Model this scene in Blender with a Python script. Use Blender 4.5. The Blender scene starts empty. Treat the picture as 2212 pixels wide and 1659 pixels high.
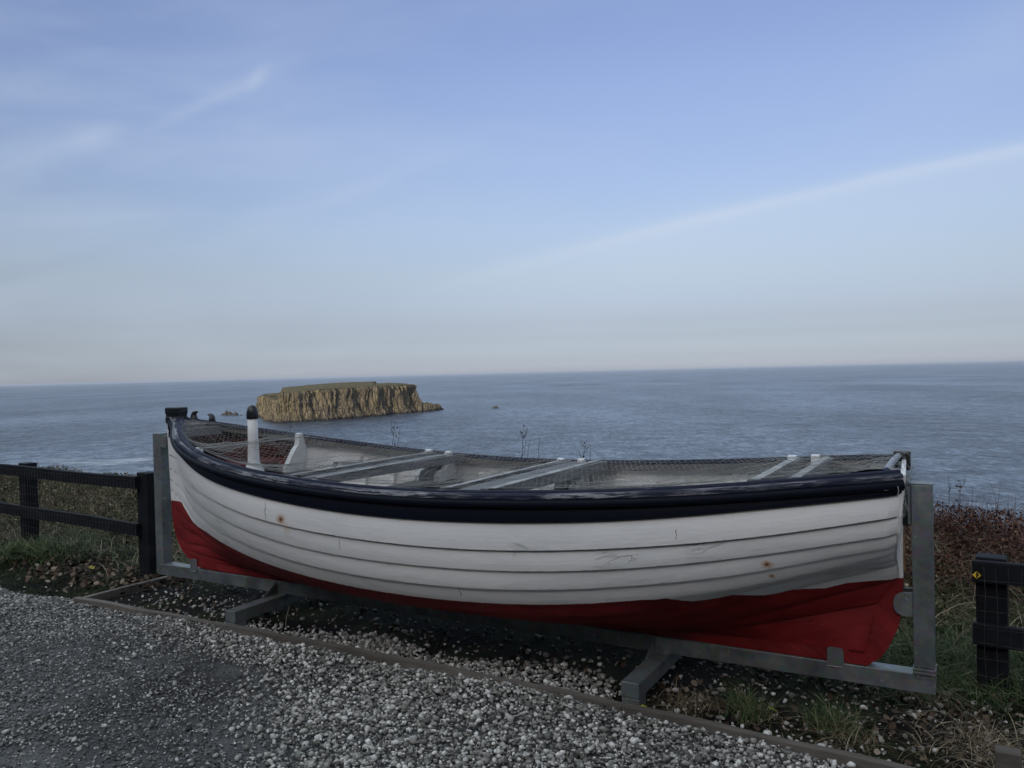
import bpy, bmesh, math, random
import numpy as np
from mathutils import Vector, Matrix, noise

random.seed(7)
rng = np.random.default_rng(11)
PI = math.pi
scene = bpy.context.scene
COL = scene.collection

# ------------------------------------------------------------------ camera
H_EYE = 1.6
PITCH, ROLL = math.radians(0.786), math.radians(1.373)
fw = Vector((0, math.cos(PITCH), -math.sin(PITCH)))
r0 = Vector((1, 0, 0)); u0 = r0.cross(fw)
rt = r0 * math.cos(ROLL) - u0 * math.sin(ROLL)
up = u0 * math.cos(ROLL) + r0 * math.sin(ROLL)
cam_data = bpy.data.cameras.new('camera')
cam_data.sensor_width = 36.0
cam_data.lens = 36.0 * 1750.0 / 2212.0
cam_data.clip_start = 0.05
cam_data.clip_end = 200000.0
cam = bpy.data.objects.new('camera', cam_data)
COL.objects.link(cam)
M = Matrix((rt, up, -fw)).transposed().to_4x4()
M.translation = Vector((0, 0, H_EYE))
cam.matrix_world = M
scene.camera = cam

# ------------------------------------------------------------------ world + sun
SUN_EL, SUN_AZ = math.radians(11.0), math.radians(196.0)      # azimuth clockwise from +Y
SKY_STRENGTH = 0.15
world = bpy.data.worlds.new('World'); scene.world = world
world.use_nodes = True
wt = world.node_tree; wt.nodes.clear()
def wn(t, **kw):
    n = wt.nodes.new(t)
    for k, v in kw.items(): setattr(n, k, v)
    return n
def wmath(op, a, b=None, c=None, clamp=False):
    n = wn('ShaderNodeMath', operation=op); n.use_clamp = clamp
    for i, v in enumerate((a, b, c)):
        if v is None: continue
        if isinstance(v, (int, float)): n.inputs[i].default_value = v
        else: wt.links.new(v, n.inputs[i])
    return n.outputs[0]
sky = wn('ShaderNodeTexSky', sky_type='NISHITA')
sky.sun_disc = False
sky.sun_elevation = SUN_EL; sky.sun_rotation = SUN_AZ
sky.altitude = 50; sky.air_density = 1.0; sky.dust_density = 0.8; sky.ozone_density = 1.5
tc = wn('ShaderNodeTexCoord')
sp = wn('ShaderNodeSeparateXYZ'); wt.links.new(tc.outputs['Generated'], sp.inputs[0])
dx, dy, dz = sp.outputs
dyp = wmath('MAXIMUM', dy, 0.05)
tx = wmath('DIVIDE', dx, dyp); tz = wmath('DIVIDE', dz, dyp)
# grading of the clear sky by elevation (hazy pink-grey at the horizon, blue above; unseen overhead sky boosted to light the scene)
ramp = wn('ShaderNodeValToRGB'); wt.links.new(wmath('MULTIPLY', dz, 2.0, clamp=True), ramp.inputs[0])
SKY_RAMP = [(0.0, (0.742, 0.907, 1.832)), (0.013, (0.686, 0.84, 1.697)), (0.0326, (0.563, 0.698, 1.418)), (0.082, (0.504, 0.558, 0.981)), (0.121, (0.541, 0.539, 0.847)), (0.238, (0.767, 0.679, 0.816)), (0.344, (0.91, 0.791, 0.913)), (0.454, (1.012, 0.869, 1.004)), (0.655, (1.144, 0.975, 1.135)), (0.87, (1.152, 0.993, 1.2)), (1.0, (6.9, 4.95, 3.5))]
els = ramp.color_ramp.elements
els[0].position, els[0].color = SKY_RAMP[0][0], (*SKY_RAMP[0][1], 1)
els[1].position, els[1].color = SKY_RAMP[-1][0], (*SKY_RAMP[-1][1], 1)
for p_, c_ in SKY_RAMP[1:-1]:
    e = els.new(p_); e.color = (*c_, 1)
mul = wn('ShaderNodeMix', data_type='RGBA', blend_type='MULTIPLY'); mul.inputs[0].default_value = 1
azf = wn('ShaderNodeVectorMath', operation='SCALE'); wt.links.new(sky.outputs[0], azf.inputs[0])
# added boost: high sky out of view is brighter towards the left, lighting the hull
wt.links.new(wmath('MULTIPLY_ADD', wmath('MULTIPLY', dx, -1.0), wmath('MULTIPLY_ADD', dz, 5.0, -2.2, clamp=True), 1.0), azf.inputs[3])
wt.links.new(azf.outputs[0], mul.inputs[6]); wt.links.new(ramp.outputs[0], mul.inputs[7])
# long cirrus edge rising to the right
line = wmath('MULTIPLY_ADD', tx, 0.245, 0.132)
line = wmath('MULTIPLY_ADD', wmath('MULTIPLY', tx, tx), -0.062, line)
cmb = wn('ShaderNodeCombineXYZ'); wt.links.new(tx, cmb.inputs[0]); wt.links.new(tz, cmb.inputs[1])
nz = wn('ShaderNodeTexNoise'); nz.inputs['Scale'].default_value = 3.0; nz.inputs['Detail'].default_value = 5
wt.links.new(cmb.outputs[0], nz.inputs['Vector'])
s_ = wmath('SUBTRACT', tz, line)
s_ = wmath('MULTIPLY_ADD', wmath('SUBTRACT', nz.outputs[0], 0.5), 0.012, s_)
peak = wmath('POWER', 2.718, wmath('MULTIPLY', wmath('MULTIPLY', s_, s_), -9000.0))
under = wmath('MULTIPLY', wmath('SUBTRACT', 1.0, wmath('SMOOTH_MIN', 1.0, wmath('DIVIDE', wmath('MULTIPLY', s_, -1.0), 0.11), 0.2), clamp=True),
              wmath('MULTIPLY_ADD', s_, -90.0, 0.5, clamp=True))
fade = wmath('MULTIPLY_ADD', tx, 3.0, 0.45, clamp=True)
streak = wmath('MULTIPLY', fade, wmath('MULTIPLY_ADD', peak, 0.26, wmath('MULTIPLY', under, 0.32)))
# soft cirrus veils, stretched along a rising direction
mp = wn('ShaderNodeMapping'); mp.inputs['Rotation'].default_value = (0, 0, math.radians(-24))
mp.inputs['Scale'].default_value = (1.1, 4.5, 1); mp.inputs['Location'].default_value = (0.35, 0.2, 0)
wt.links.new(cmb.outputs[0], mp.inputs[0])
n2 = wn('ShaderNodeTexNoise'); n2.inputs['Scale'].default_value = 2.2; n2.inputs['Detail'].default_value = 7
n2.inputs['Roughness'].default_value = 0.5; n2.inputs['Distortion'].default_value = 0.4
wt.links.new(mp.outputs[0], n2.inputs['Vector'])
veil = wmath('MULTIPLY', wmath('SUBTRACT', n2.outputs[0], 0.42), 3.0, clamp=True)
left = wmath('MULTIPLY_ADD', tx, -1.1, 0.42, clamp=True)
veil = wmath('MULTIPLY', veil, wmath('MULTIPLY_ADD', left, 0.30, 0.02))
# two small brighter wisps
def wisp(cx, cy, rx, ry, rot, amp):
    ax = wmath('SUBTRACT', tx, cx); ay = wmath('SUBTRACT', tz, cy)
    c, s = math.cos(rot), math.sin(rot)
    a = wmath('ADD', wmath('MULTIPLY', ax, c), wmath('MULTIPLY', ay, s))
    b = wmath('SUBTRACT', wmath('MULTIPLY', ay, c), wmath('MULTIPLY', ax, s))
    b = wmath('MULTIPLY_ADD', wmath('SUBTRACT', n2.outputs[0], 0.5), ry * 3, b)
    e = wmath('ADD', wmath('POWER', wmath('ABSOLUTE', wmath('DIVIDE', a, rx)), 2), wmath('POWER', wmath('ABSOLUTE', wmath('DIVIDE', b, ry)), 2))
    return wmath('MULTIPLY', wmath('POWER', 2.718, wmath('MULTIPLY', e, -1.0)), amp)
W_ = wisp(-0.505, 0.300, 0.035, 0.012, 0.15, 0.22)
for a in ((-0.36, 0.345, 0.09, 0.010, 0.45, 0.16), (-0.305, 0.372, 0.018, 0.008, 0.9, 0.16), (-0.20, 0.225, 0.12, 0.012, 0.40, 0.10),
          (-0.30, 0.20, 0.05, 0.012, 0.35, 0.10), (-0.58, 0.28, 0.12, 0.03, 0.2, 0.15), (-0.17, 0.40, 0.05, 0.012, 0.1, 0.06), (0.62, 0.40, 0.16, 0.05, 0.5, 0.12)):
    W_ = wmath('ADD', W_, wisp(*a))
cl = wmath('ADD', wmath('ADD', streak, veil), W_, clamp=True)
cmix = wn('ShaderNodeMix', data_type='RGBA'); wt.links.new(cl, cmix.inputs[0])
wt.links.new(mul.outputs[2], cmix.inputs[6])
CLOUD = (4.11, 4.67, 5.49, 1)
cmix.inputs[7].default_value = CLOUD
bg = wn('ShaderNodeBackground'); bg.inputs[1].default_value = SKY_STRENGTH
wt.links.new(cmix.outputs[2], bg.inputs[0])
wo = wn('ShaderNodeOutputWorld'); wt.links.new(bg.outputs[0], wo.inputs[0])

sun_d = bpy.data.lights.new('sun', 'SUN'); sun_d.energy = 3.6; sun_d.angle = math.radians(0.6); sun_d.color = (1.0, 0.89, 0.74)
sun = bpy.data.objects.new('sun', sun_d); COL.objects.link(sun)
sd = Vector((math.sin(SUN_AZ) * math.cos(SUN_EL), math.cos(SUN_AZ) * math.cos(SUN_EL), math.sin(SUN_EL)))
sun.rotation_euler = sd.to_track_quat('Z', 'Y').to_euler()
sun.location = (-20, -10, 30)
scene.view_settings.view_transform = 'Standard'; scene.view_settings.look = 'None'
scene.view_settings.gamma = 1; scene.view_settings.use_curve_mapping = False
scene.view_settings.exposure = 0.0

# ------------------------------------------------------------------ helpers
def tag(o, label=None, cat=None, group=None, kind=None):
    if label: o['label'] = label
    if cat: o['category'] = cat
    if group: o['group'] = group
    if kind: o['kind'] = kind
    return o
def empty(name, loc=(0, 0, 0), rz=0.0):
    o = bpy.data.objects.new(name, None); COL.objects.link(o)
    o.location = loc; o.rotation_euler = (0, 0, rz); o.empty_display_size = 0.2
    return o
def link(name, me, mats, parent=None, smooth=False):
    if not isinstance(mats, (list, tuple)): mats = [mats]
    for m in mats: me.materials.append(m)
    o = bpy.data.objects.new(name, me); COL.objects.link(o)
    if parent: o.parent = parent
    if smooth:
        me.polygons.foreach_set('use_smooth', [True] * len(me.polygons))
    return o
def mesh_py(name, verts, faces, mats, parent=None, smooth=False, mi=None):
    me = bpy.data.meshes.new(name); me.from_pydata([tuple(map(float, v)) for v in verts], [], faces); me.update()
    o = link(name, me, mats, parent, smooth)
    if mi is not None: me.polygons.foreach_set('material_index', mi)
    return o
def mesh_np(name, V, Fs, mats, parent=None, smooth=False):
    """V (n,3); Fs: list of arrays of faces, each (m,k)"""
    me = bpy.data.meshes.new(name)
    me.vertices.add(len(V)); me.vertices.foreach_set('co', np.asarray(V, np.float32).ravel())
    loops = np.concatenate([f.ravel() for f in Fs]).astype(np.int32)
    tot = np.concatenate([np.full(len(f), f.shape[1]) for f in Fs]).astype(np.int32)
    st = np.concatenate([[0], np.cumsum(tot)[:-1]]).astype(np.int32)
    me.loops.add(len(loops)); me.loops.foreach_set('vertex_index', loops)
    me.polygons.add(len(tot)); me.polygons.foreach_set('loop_start', st); me.polygons.foreach_set('loop_total', tot)
    me.update(calc_edges=True)
    return link(name, me, mats, parent, smooth)
class MB:
    def __init__(s): s.v = []; s.f = []
    def add(s, vs, fs):
        b = len(s.v); s.v += [tuple(v) for v in vs]; s.f += [tuple(b + i for i in f) for f in fs]
    def box(s, x0, x1, y0, y1, z0, z1, bev=0.0):
        if bev <= 0:
            s.add([(x0, y0, z0), (x1, y0, z0), (x1, y1, z0), (x0, y1, z0), (x0, y0, z1), (x1, y0, z1), (x1, y1, z1), (x0, y1, z1)],
                  [(0, 3, 2, 1), (4, 5, 6, 7), (0, 1, 5, 4), (1, 2, 6, 5), (2, 3, 7, 6), (3, 0, 4, 7)])
            return
        bm = bmesh.new(); bmesh.ops.create_cube(bm, size=1)
        for v in bm.verts:
            v.co = Vector(((x0 + x1) / 2 + v.co.x * (x1 - x0), (y0 + y1) / 2 + v.co.y * (y1 - y0), (z0 + z1) / 2 + v.co.z * (z1 - z0)))
        bmesh.ops.bevel(bm, geom=bm.edges[:], offset=bev, segments=2, affect='EDGES', profile=0.5)
        bm.verts.index_update()
        s.add([v.co[:] for v in bm.verts], [tuple(v.index for v in f.verts) for f in bm.faces]); bm.free()
    def prism(s, poly, axis, a, b):
        """poly: 2-D outline; axis 'x','y','z' the extrusion axis from a to b"""
        def P(p, t):
            return {'x': (t, p[0], p[1]), 'y': (p[0], t, p[1]), 'z': (p[0], p[1], t)}[axis]
        n = len(poly)
        vs = [P(p, a) for p in poly] + [P(p, b) for p in poly]
        s.add(vs, [tuple(range(n))[::-1], tuple(range(n, 2 * n))] + [(i, (i + 1) % n, n + (i + 1) % n, n + i) for i in range(n)])
    def tube(s, pts, r, n=6, cap=True):
        pts = [Vector(p) for p in pts]; rings = []
        for i, p in enumerate(pts):
            t = (pts[min(i + 1, len(pts) - 1)] - pts[max(i - 1, 0)])
            t = t.normalized() if t.length > 1e-9 else Vector((0, 0, 1))
            a = t.orthogonal().normalized() if i == 0 else (a - t * a.dot(t)).normalized()
            b = t.cross(a); rr = r[i] if isinstance(r, (list, tuple)) else r
            rings.append([p + (a * math.cos(2 * PI * k / n) + b * math.sin(2 * PI * k / n)) * rr for k in range(n)])
        vs = [v[:] for R in rings for v in R]; fs = []
        for i in range(len(rings) - 1):
            for k in range(n):
                fs.append((i * n + k, i * n + (k + 1) % n, (i + 1) * n + (k + 1) % n, (i + 1) * n + k))
        if cap: fs += [tuple(range(n))[::-1], tuple((len(rings) - 1) * n + k for k in range(n))]
        s.add(vs, fs)
    def build(s, name, mats, parent=None, smooth=False):
        o = mesh_py(name, s.v, s.f, mats, parent, smooth)
        bm = bmesh.new(); bm.from_mesh(o.data); bmesh.ops.recalc_face_normals(bm, faces=bm.faces[:]); bm.to_mesh(o.data); bm.free()
        return o
def cspline(xk, yk, x):
    xk = np.asarray(xk, float); yk = np.asarray(yk, float); n = len(xk); h = np.diff(xk)
    A = np.zeros((n, n)); r = np.zeros(n); A[0, 0] = A[-1, -1] = 1
    for i in range(1, n - 1):
        A[i, i - 1] = h[i - 1]; A[i, i] = 2 * (h[i - 1] + h[i]); A[i, i + 1] = h[i]
        r[i] = 6 * ((yk[i + 1] - yk[i]) / h[i] - (yk[i] - yk[i - 1]) / h[i - 1])
    m = np.linalg.solve(A, r); x = np.clip(np.asarray(x, float), xk[0], xk[-1])
    i = np.clip(np.searchsorted(xk, x) - 1, 0, n - 2); t = x - xk[i]; hh = h[i]
    return yk[i] + t * ((yk[i + 1] - yk[i]) / hh - hh * (2 * m[i] + m[i + 1]) / 6) + t * t * m[i] / 2 + t ** 3 * (m[i + 1] - m[i]) / (6 * hh)

# ------------------------------------------------------------------ node material helper
class NM:
    def __init__(s, name, rough=0.6, metal=0.0, spec=0.5):
        s.m = bpy.data.materials.new(name); s.m.use_nodes = True
        s.t = s.m.node_tree; s.b = s.t.nodes['Principled BSDF']
        s.b.inputs['Roughness'].default_value = rough; s.b.inputs['Metallic'].default_value = metal
        s.b.inputs['Specular IOR Level'].default_value = spec
        s.tc = None
    def n(s, t, **kw):
        n = s.t.nodes.new(t)
        for k, v in kw.items(): setattr(n, k, v)
        return n
    def l(s, a, b): s.t.links.new(a, b)
    def obj(s):
        if not s.tc: s.tc = s.n('ShaderNodeTexCoord')
        return s.tc.outputs['Object']
    def mapped(s, scale=(1, 1, 1), rot=(0, 0, 0), src=None):
        m = s.n('ShaderNodeMapping'); m.inputs['Scale'].default_value = scale; m.inputs['Rotation'].default_value = rot
        s.l(src or s.obj(), m.inputs[0]); return m.outputs[0]
    def noise(s, scale, detail=4, rough=0.5, vec=None, dist=0.0, out=0):
        n = s.n('ShaderNodeTexNoise'); n.inputs['Scale'].default_value = scale; n.inputs['Detail'].default_value = detail
        n.inputs['Roughness'].default_value = rough; n.inputs['Distortion'].default_value = dist
        s.l(vec or s.obj(), n.inputs['Vector']); return n.outputs[out]
    def vor(s, scale, vec=None, feature='F1', out=0, rnd=1.0):
        n = s.n('ShaderNodeTexVoronoi', feature=feature); n.inputs['Scale'].default_value = scale
        n.inputs['Randomness'].default_value = rnd
        s.l(vec or s.obj(), n.inputs['Vector']); return n.outputs[out]
    def math(s, op, a, b=None, c=None, clamp=False):
        n = s.n('ShaderNodeMath', operation=op); n.use_clamp = clamp
        for i, v in enumerate((a, b, c)):
            if v is None: continue
            if isinstance(v, (int, float)): n.inputs[i].default_value = v
            else: s.l(v, n.inputs[i])
        return n.outputs[0]
    def step(s, x, lo, hi):      # smooth 0..1 between lo and hi
        n = s.n('ShaderNodeMapRange', interpolation_type='SMOOTHSTEP')
        n.inputs[1].default_value = lo; n.inputs[2].default_value = hi
        s.l(x, n.inputs[0]); return n.outputs[0]
    def ramp(s, x, stops, interp='LINEAR'):
        r = s.n('ShaderNodeValToRGB'); r.color_ramp.interpolation = interp; e = r.color_ramp.elements
        e[0].position, e[0].color = stops[0][0], (*stops[0][1], 1)
        e[1].position, e[1].color = stops[-1][0], (*stops[-1][1], 1)
        for p, c in stops[1:-1]:
            k = e.new(p); k.color = (*c, 1)
        s.l(x, r.inputs[0]); return r.outputs[0]
    def mix(s, f, a, b, blend='MIX'):
        n = s.n('ShaderNodeMix', data_type='RGBA', blend_type=blend)
        for i, v in ((0, f), (6, a), (7, b)):
            if isinstance(v, (int, float)): n.inputs[i].default_value = v
            elif isinstance(v, tuple): n.inputs[i].default_value = (*v, 1) if len(v) == 3 else v
            else: s.l(v, n.inputs[i])
        return n.outputs[2]
    def color(s, c):
        if isinstance(c, tuple): s.b.inputs['Base Color'].default_value = (*c, 1)
        else: s.l(c, s.b.inputs['Base Color'])
    def rough(s, r): s.l(r, s.b.inputs['Roughness'])
    def bump(s, h, strength=0.3, dist=0.01):
        n = s.n('ShaderNodeBump'); n.inputs['Strength'].default_value = strength; n.inputs['Distance'].default_value = dist
        s.l(h, n.inputs['Height']); s.l(n.outputs[0], s.b.inputs['Normal'])
    def attr(s, name):
        n = s.n('ShaderNodeAttribute', attribute_name=name); return n
    def rnd(s):
        return s.n('ShaderNodeNewGeometry').outputs['Random Per Island']
    def xyz(s, src=None):
        n = s.n('ShaderNodeSeparateXYZ'); s.l(src or s.obj(), n.inputs[0]); return n.outputs
MAT = {}
def simple(name, c1, c2, scale=8, rough=0.6, metal=0.0, bump=0.2, bdist=0.004, spec=0.5, stretch=(1, 1, 1)):
    m = NM(name, rough, metal, spec)
    v = m.mapped(stretch)
    n1 = m.noise(scale, 6, 0.6, v)
    m.color(m.mix(m.step(n1, 0.35, 0.68), c1, c2))
    m.bump(m.noise(scale * 6, 4, 0.6, v), bump, bdist)
    MAT[name] = m.m
    return m.m

# ------------------------------------------------------------------ frame of the boat and its cradle
A0 = Vector((-2.74815834, 6.1650613, 0))
DU = Vector((0.86931078, -0.49426589, 0)); DN = Vector((0.49426589, 0.86931078, 0))
ANG = math.atan2(DU.y, DU.x)
ORG = A0 + DN * 0.045
def Wp(u, v, z=0.0):          # v measured from the keel line, away from the camera positive
    return ORG + DU * u + DN * v + Vector((0, 0, z))
def wnp(u, v, z):
    return np.array(ORG) + np.multiply.outer(u, np.array(DU)) + np.multiply.outer(v, np.array(DN)) + np.multiply.outer(z, np.array([0, 0, 1.0]))

# ------------------------------------------------------------------ SEA
SEA_Z = -48.4
m = NM('sea_water', 0.30, 0, 0.5)
geo = m.n('ShaderNodeNewGeometry').outputs['Position']
w1 = m.noise(0.045, 3, 0.5, m.mapped((1, 0.35, 1), (0, 0, 0.25), geo))
w2 = m.noise(0.22, 4, 0.6, m.mapped((1, 0.5, 1), (0, 0, 0.35), geo))
w3 = m.noise(0.9, 3, 0.6, m.mapped((1, 0.6, 1), (0, 0, 0.1), geo))
hgt = m.math('ADD', m.math('MULTIPLY', w1, 2.6), m.math('ADD', m.math('MULTIPLY', w2, 1.5), m.math('MULTIPLY', w3, 0.42)))
m.bump(hgt, 1.0, 1.0)
big = m.noise(0.004, 4, 0.55, m.mapped((1, 0.45, 1), (0, 0, 0.2), geo))
st1 = m.noise(0.040, 8, 0.78, m.mapped((0.8, 1.0, 1), (0, 0, 0.22), geo))
st2 = m.noise(0.30, 6, 0.85, m.mapped((1.0, 0.40, 1), (0, 0, 0.3), geo))
sc_ = m.math('ADD', m.math('MULTIPLY', st1, 0.5), m.math('ADD', m.math('MULTIPLY', st2, 0.95), m.math('MULTIPLY', big, 0.33)))
m.color(m.ramp(sc_, [(0.72, (0.001, 0.004, 0.011)), (0.86, (0.010, 0.024, 0.046)), (0.94, (0.042, 0.070, 0.108)), (1.0, (0.15, 0.20, 0.27))]))
gx = m.xyz(geo)
sr_ = m.n('ShaderNodeMapRange'); sr_.inputs[1].default_value = 0.74; sr_.inputs[2].default_value = 1.04; sr_.inputs[3].default_value = 0.06; sr_.inputs[4].default_value = 0.85
m.l(sc_, sr_.inputs[0]); m.l(sr_.outputs[0], m.b.inputs['Specular IOR Level'])
# white caps
cap = m.noise(0.16, 5, 0.65, m.mapped((0.5, 1.6, 1), (0, 0, 0.3), geo))
capm = m.noise(0.012, 3, 0.5, geo)
foam = m.math('MULTIPLY', m.step(cap, 0.70, 0.78), m.step(capm, 0.45, 0.65))
# foam attribute painted on rings round the rocks / surf below the cliff
fa = m.attr('foam').outputs['Fac']
fn = m.noise(0.09, 6, 0.7, m.mapped((0.5, 1.0, 1), (0, 0, 0.3), geo))
foam2 = m.step(m.math('ADD', fa, m.math('MULTIPLY', m.math('SUBTRACT', fn, 0.5), 1.3)), 0.45, 0.95)
foamt = m.math('ADD', m.math('MULTIPLY', foam, 0.35), foam2, clamp=True)
fo = m.n('ShaderNodeBsdfDiffuse'); fo.inputs[0].default_value = (0.40, 0.45, 0.51, 1)
ms = m.n('ShaderNodeMixShader'); m.l(foamt, ms.inputs[0]); m.l(m.b.outputs[0], ms.inputs[1]); m.l(fo.outputs[0], ms.inputs[2])
m.l(ms.outputs[0], m.t.nodes['Material Output'].inputs[0])
m.b.inputs['IOR'].default_value = 1.33
MAT['sea'] = m.m
# polar grid centred under the camera
radii = np.concatenate([np.geomspace(60, 3000, 150), np.geomspace(3200, 90000, 40)])
angs = np.linspace(0, 2 * PI, 361)[:-1]
RR, AA = np.meshgrid(radii, angs, indexing='ij')
SX, SY = RR * np.sin(AA), RR * np.cos(AA)
V = np.stack([SX.ravel(), SY.ravel(), np.full(SX.size, SEA_Z)], -1)
nr, na = RR.shape
ii, jj = np.meshgrid(np.arange(nr - 1), np.arange(na), indexing='ij')
Fq = np.stack([ii * na + jj, ii * na + (jj + 1) % na, (ii + 1) * na + (jj + 1) % na, (ii + 1) * na + jj], -1).reshape(-1, 4)
sea = mesh_np('sea', V, [Fq[:, ::-1]], MAT['sea'])
tag(sea, kind='structure')
# surf zones (x, y, rx, ry, strength): below the cliff at the left, and round rocks
SURF = []
def sea_pt(px, py):          # point of the sea seen at a direction, used only for measuring where rocks lie
    d = fw + rt * ((px - 1250) / 1977.85) - up * ((py - 937.5) / 1977.85)
    return Vector((0, 0, H_EYE)) + d * ((SEA_Z - H_EYE) / d.z)
def surf_attr():
    f = np.zeros(len(V))
    for (x, y, rx, ry, s) in SURF:
        f = np.maximum(f, s * np.exp(-(((V[:, 0] - x) / rx) ** 2 + ((V[:, 1] - y) / ry) ** 2)))
    a = sea.data.attributes.new('foam', 'FLOAT', 'POINT'); a.data.foreach_set('value', f.astype(np.float32))

# ------------------------------------------------------------------ ISLAND
def island():
    # waterline points in metres on the sea plane (near side from left to right, then the far side back)
    near = [(619, 1012), (633, 1019), (652, 1027), (668, 1031), (700, 1031), (750, 1028.5), (803, 1025), (871, 1020), (950, 1013), (985, 1009), (1012, 1006)]
    P = [sea_pt(*q).xy for q in near]
    a, b = P[0], P[-1]
    dirn = (b - a).normalized(); nor = Vector((-dirn.y, dirn.x))
    if nor.y < 0: nor = -nor
    far = []
    L = (b - a).length
    for t, w in ((0.99, 28), (0.9, 80), (0.7, 120), (0.45, 130), (0.2, 110), (0.06, 70), (0.0, 30)):
        far.append(a + dirn * L * t + nor * w)
    loop = P + far
    # dense closed outline
    pts = []
    n = len(loop); N = 900
    per = [0]
    for i in range(n): per.append(per[-1] + (loop[(i + 1) % n] - loop[i]).length)
    tot = per[-1]
    for k in range(N):
        s = tot * k / N
        i = max(j for j in range(n) if per[j] <= s)
        t = (s - per[i]) / (per[i + 1] - per[i])
        p0, p1, p2, p3 = loop[i - 1], loop[i], loop[(i + 1) % n], loop[(i + 2) % n]
        t2, t3 = t * t, t ** 3
        q = 0.5 * ((2 * p1) + (p2 - p0) * t + (2 * p0 - 5 * p1 + 4 * p2 - p3) * t2 + (3 * p1 - p0 - 3 * p2 + p3) * t3)
        pts.append((q, s))
    cen = sum((p for p, _ in pts), Vector((0, 0))) / N
    cols = []
    for k in range(N):
        q = pts[k][0]; tn = (pts[(k + 1) % N][0] - pts[k - 1][0]).normalized()
        cols.append(Vector((tn.y, -tn.x)) if (Vector((tn.y, -tn.x)).dot(q - cen) > 0) else Vector((-tn.y, tn.x)))
    def topz(q):      # height of the plateau above the sea
        w = (q - a).dot(nor); t = (q.x / q.y + 0.3160) / 0.1950
        if t < 0.165: h = 28.0 + 3 * t + w * 0.015
        else:
            h = 34.5 + 2.6 * min(1, max(0, (t - 0.2) / 0.4)) + min(1, max(0, w / 110)) * (5.0 if t < 0.75 else 2.5)
        h -= 1.5 * max(0, (t - 0.9) / 0.1)
        if t < 0.165: h -= 5 * max(0, (0.04 - t) / 0.06)
        return h
    J = 46; rings = []
    for j in range(J + 1):
        f = j / J
        ring = []
        for k in range(N):
            q, s = pts[k]; nn = cols[k]
            # buttresses and columns: mostly functions of the arc length
            big = noise.fractal(Vector((s * 0.028, f * 0.35, 3.1)), 1.0, 2.0, 3)
            ridge = 1 - abs(noise.noise(Vector((s * 0.11 + 1.2 * noise.noise(Vector((s * 0.03, f * 1.2, 5))), f * 0.5, 7.7)))) * 2
            fine = noise.fractal(Vector((s * 0.42, f * 2.2, 1.3)), 1.0, 2.0, 3)
            rough_ = noise.fractal(Vector((q.x * 0.09, q.y * 0.09, f * 5.0)), 1.0, 2.1, 4)
            inset = 10.5 * (1 - f) ** 3.0 * (0.9 + 0.8 * noise.noise(Vector((s * 0.02, 0, 9))))    # talus flares outwards
            off = inset - 9.0 - 2.5 * f + big * 9.0 + ridge * 4.5 * (0.35 + f * 0.65) + fine * 1.8 + rough_ * (1.0 + 2.2 * (1 - f))
            p = q + nn * off
            hz = topz(q - nn * 9)
            edge = 1.2 * noise.noise(Vector((s * 0.09, 0, 2))) + 0.8 * noise.noise(Vector((s * 0.4, 0, 4)))
            z = SEA_Z - 1.5 + (hz + 1.5 + edge * f) * f
            if f > 0.93: z -= (f - 0.93) * 9; p = p - nn * (f - 0.93) * 30
            ring.append((p.x, p.y, z))
        rings.append(ring)
    C = 16
    last = rings[-1]
    t0 = (cen - a).dot(dirn)
    for j in range(1, C + 1):
        f = j / C; ring = []
        for k in range(N):
            q = Vector(last[k][:2])
            sp = a + dirn * ((q - a).dot(dirn) * 0.92 + t0 * 0.08) + nor * 52
            p = q.lerp(sp, 1 - (1 - f) ** 1.25) if f < 1 else sp
            hz = topz(p)
            g = min(1, f * 3)
            z = last[k][2] * (1 - g) + (SEA_Z + hz + 0.5 * noise.noise(Vector((p.x * 0.05, p.y * 0.05, 0)))) * g
            ring.append((p.x, p.y, z))
        rings.append(ring)
    vs = [v for r in rings for v in r]; fs = []
    for j in range(len(rings) - 1):
        for k in range(N):
            fs.append((j * N + k, j * N + (k + 1) % N, (j + 1) * N + (k + 1) % N, (j + 1) * N + k))
    # pinnacles and the low tail of rock at the right-hand end
    def lump(cx, cy, rx, ry, h, seed, nseg=40, rot=0.0, sharp=1.0):
        base = len(vs); R = 12
        for j in range(R + 1):
            f = j / R
            for k in range(nseg):
                an = 2 * PI * k / nseg
                rr = (1 - f ** (1.6 * sharp)) if f < 1 else 0
                nz_ = 1 + 0.3 * noise.fractal(Vector((math.cos(an) * 1.8 + seed, math.sin(an) * 1.8, f * 2)), 1, 2, 4)
                x, y = math.cos(an) * rx * rr * nz_, math.sin(an) * ry * rr * nz_
                x, y = x * math.cos(rot) - y * math.sin(rot), x * math.sin(rot) + y * math.cos(rot)
                z = SEA_Z - 1 + (h + 1) * f * (0.8 + 0.35 * noise.noise(Vector((an * 1.2 + seed, f, 1))))
                vs.append((cx + x, cy + y, z))
        for j in range(R):
            for k in range(nseg):
                fs.append((base + j * nseg + k, base + j * nseg + (k + 1) % nseg, base + (j + 1) * nseg + (k + 1) % nseg, base + (j + 1) * nseg + k))
    e = b + nor * 12
    for (px, py, rx, ry, h, sd_, sh) in ((1040, 1004, 13, 10, 14, 1, 2), (1052, 1003, 10, 8, 12.5, 2, 2.5), (1063, 1001.5, 8, 6, 11.0, 3, 2.2), (1071, 1001, 6, 5, 6, 4, 1.5), (1077, 1000.5, 4, 3, 2.5, 5, 1),
                                       (1012, 1006, 6.0, 5.0, 33, 6, 4.0), (1020, 1006, 5, 5, 24, 7, 3.5), (1028, 1005, 12, 9, 16, 8, 1.8)):
        q = sea_pt(px, py); lump(q.x, q.y + 8, rx, ry, h, sd_ * 3.7, 30, 0.2, sh)
    o = mesh_py('island', vs, fs, MAT['cliff'])
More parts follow.
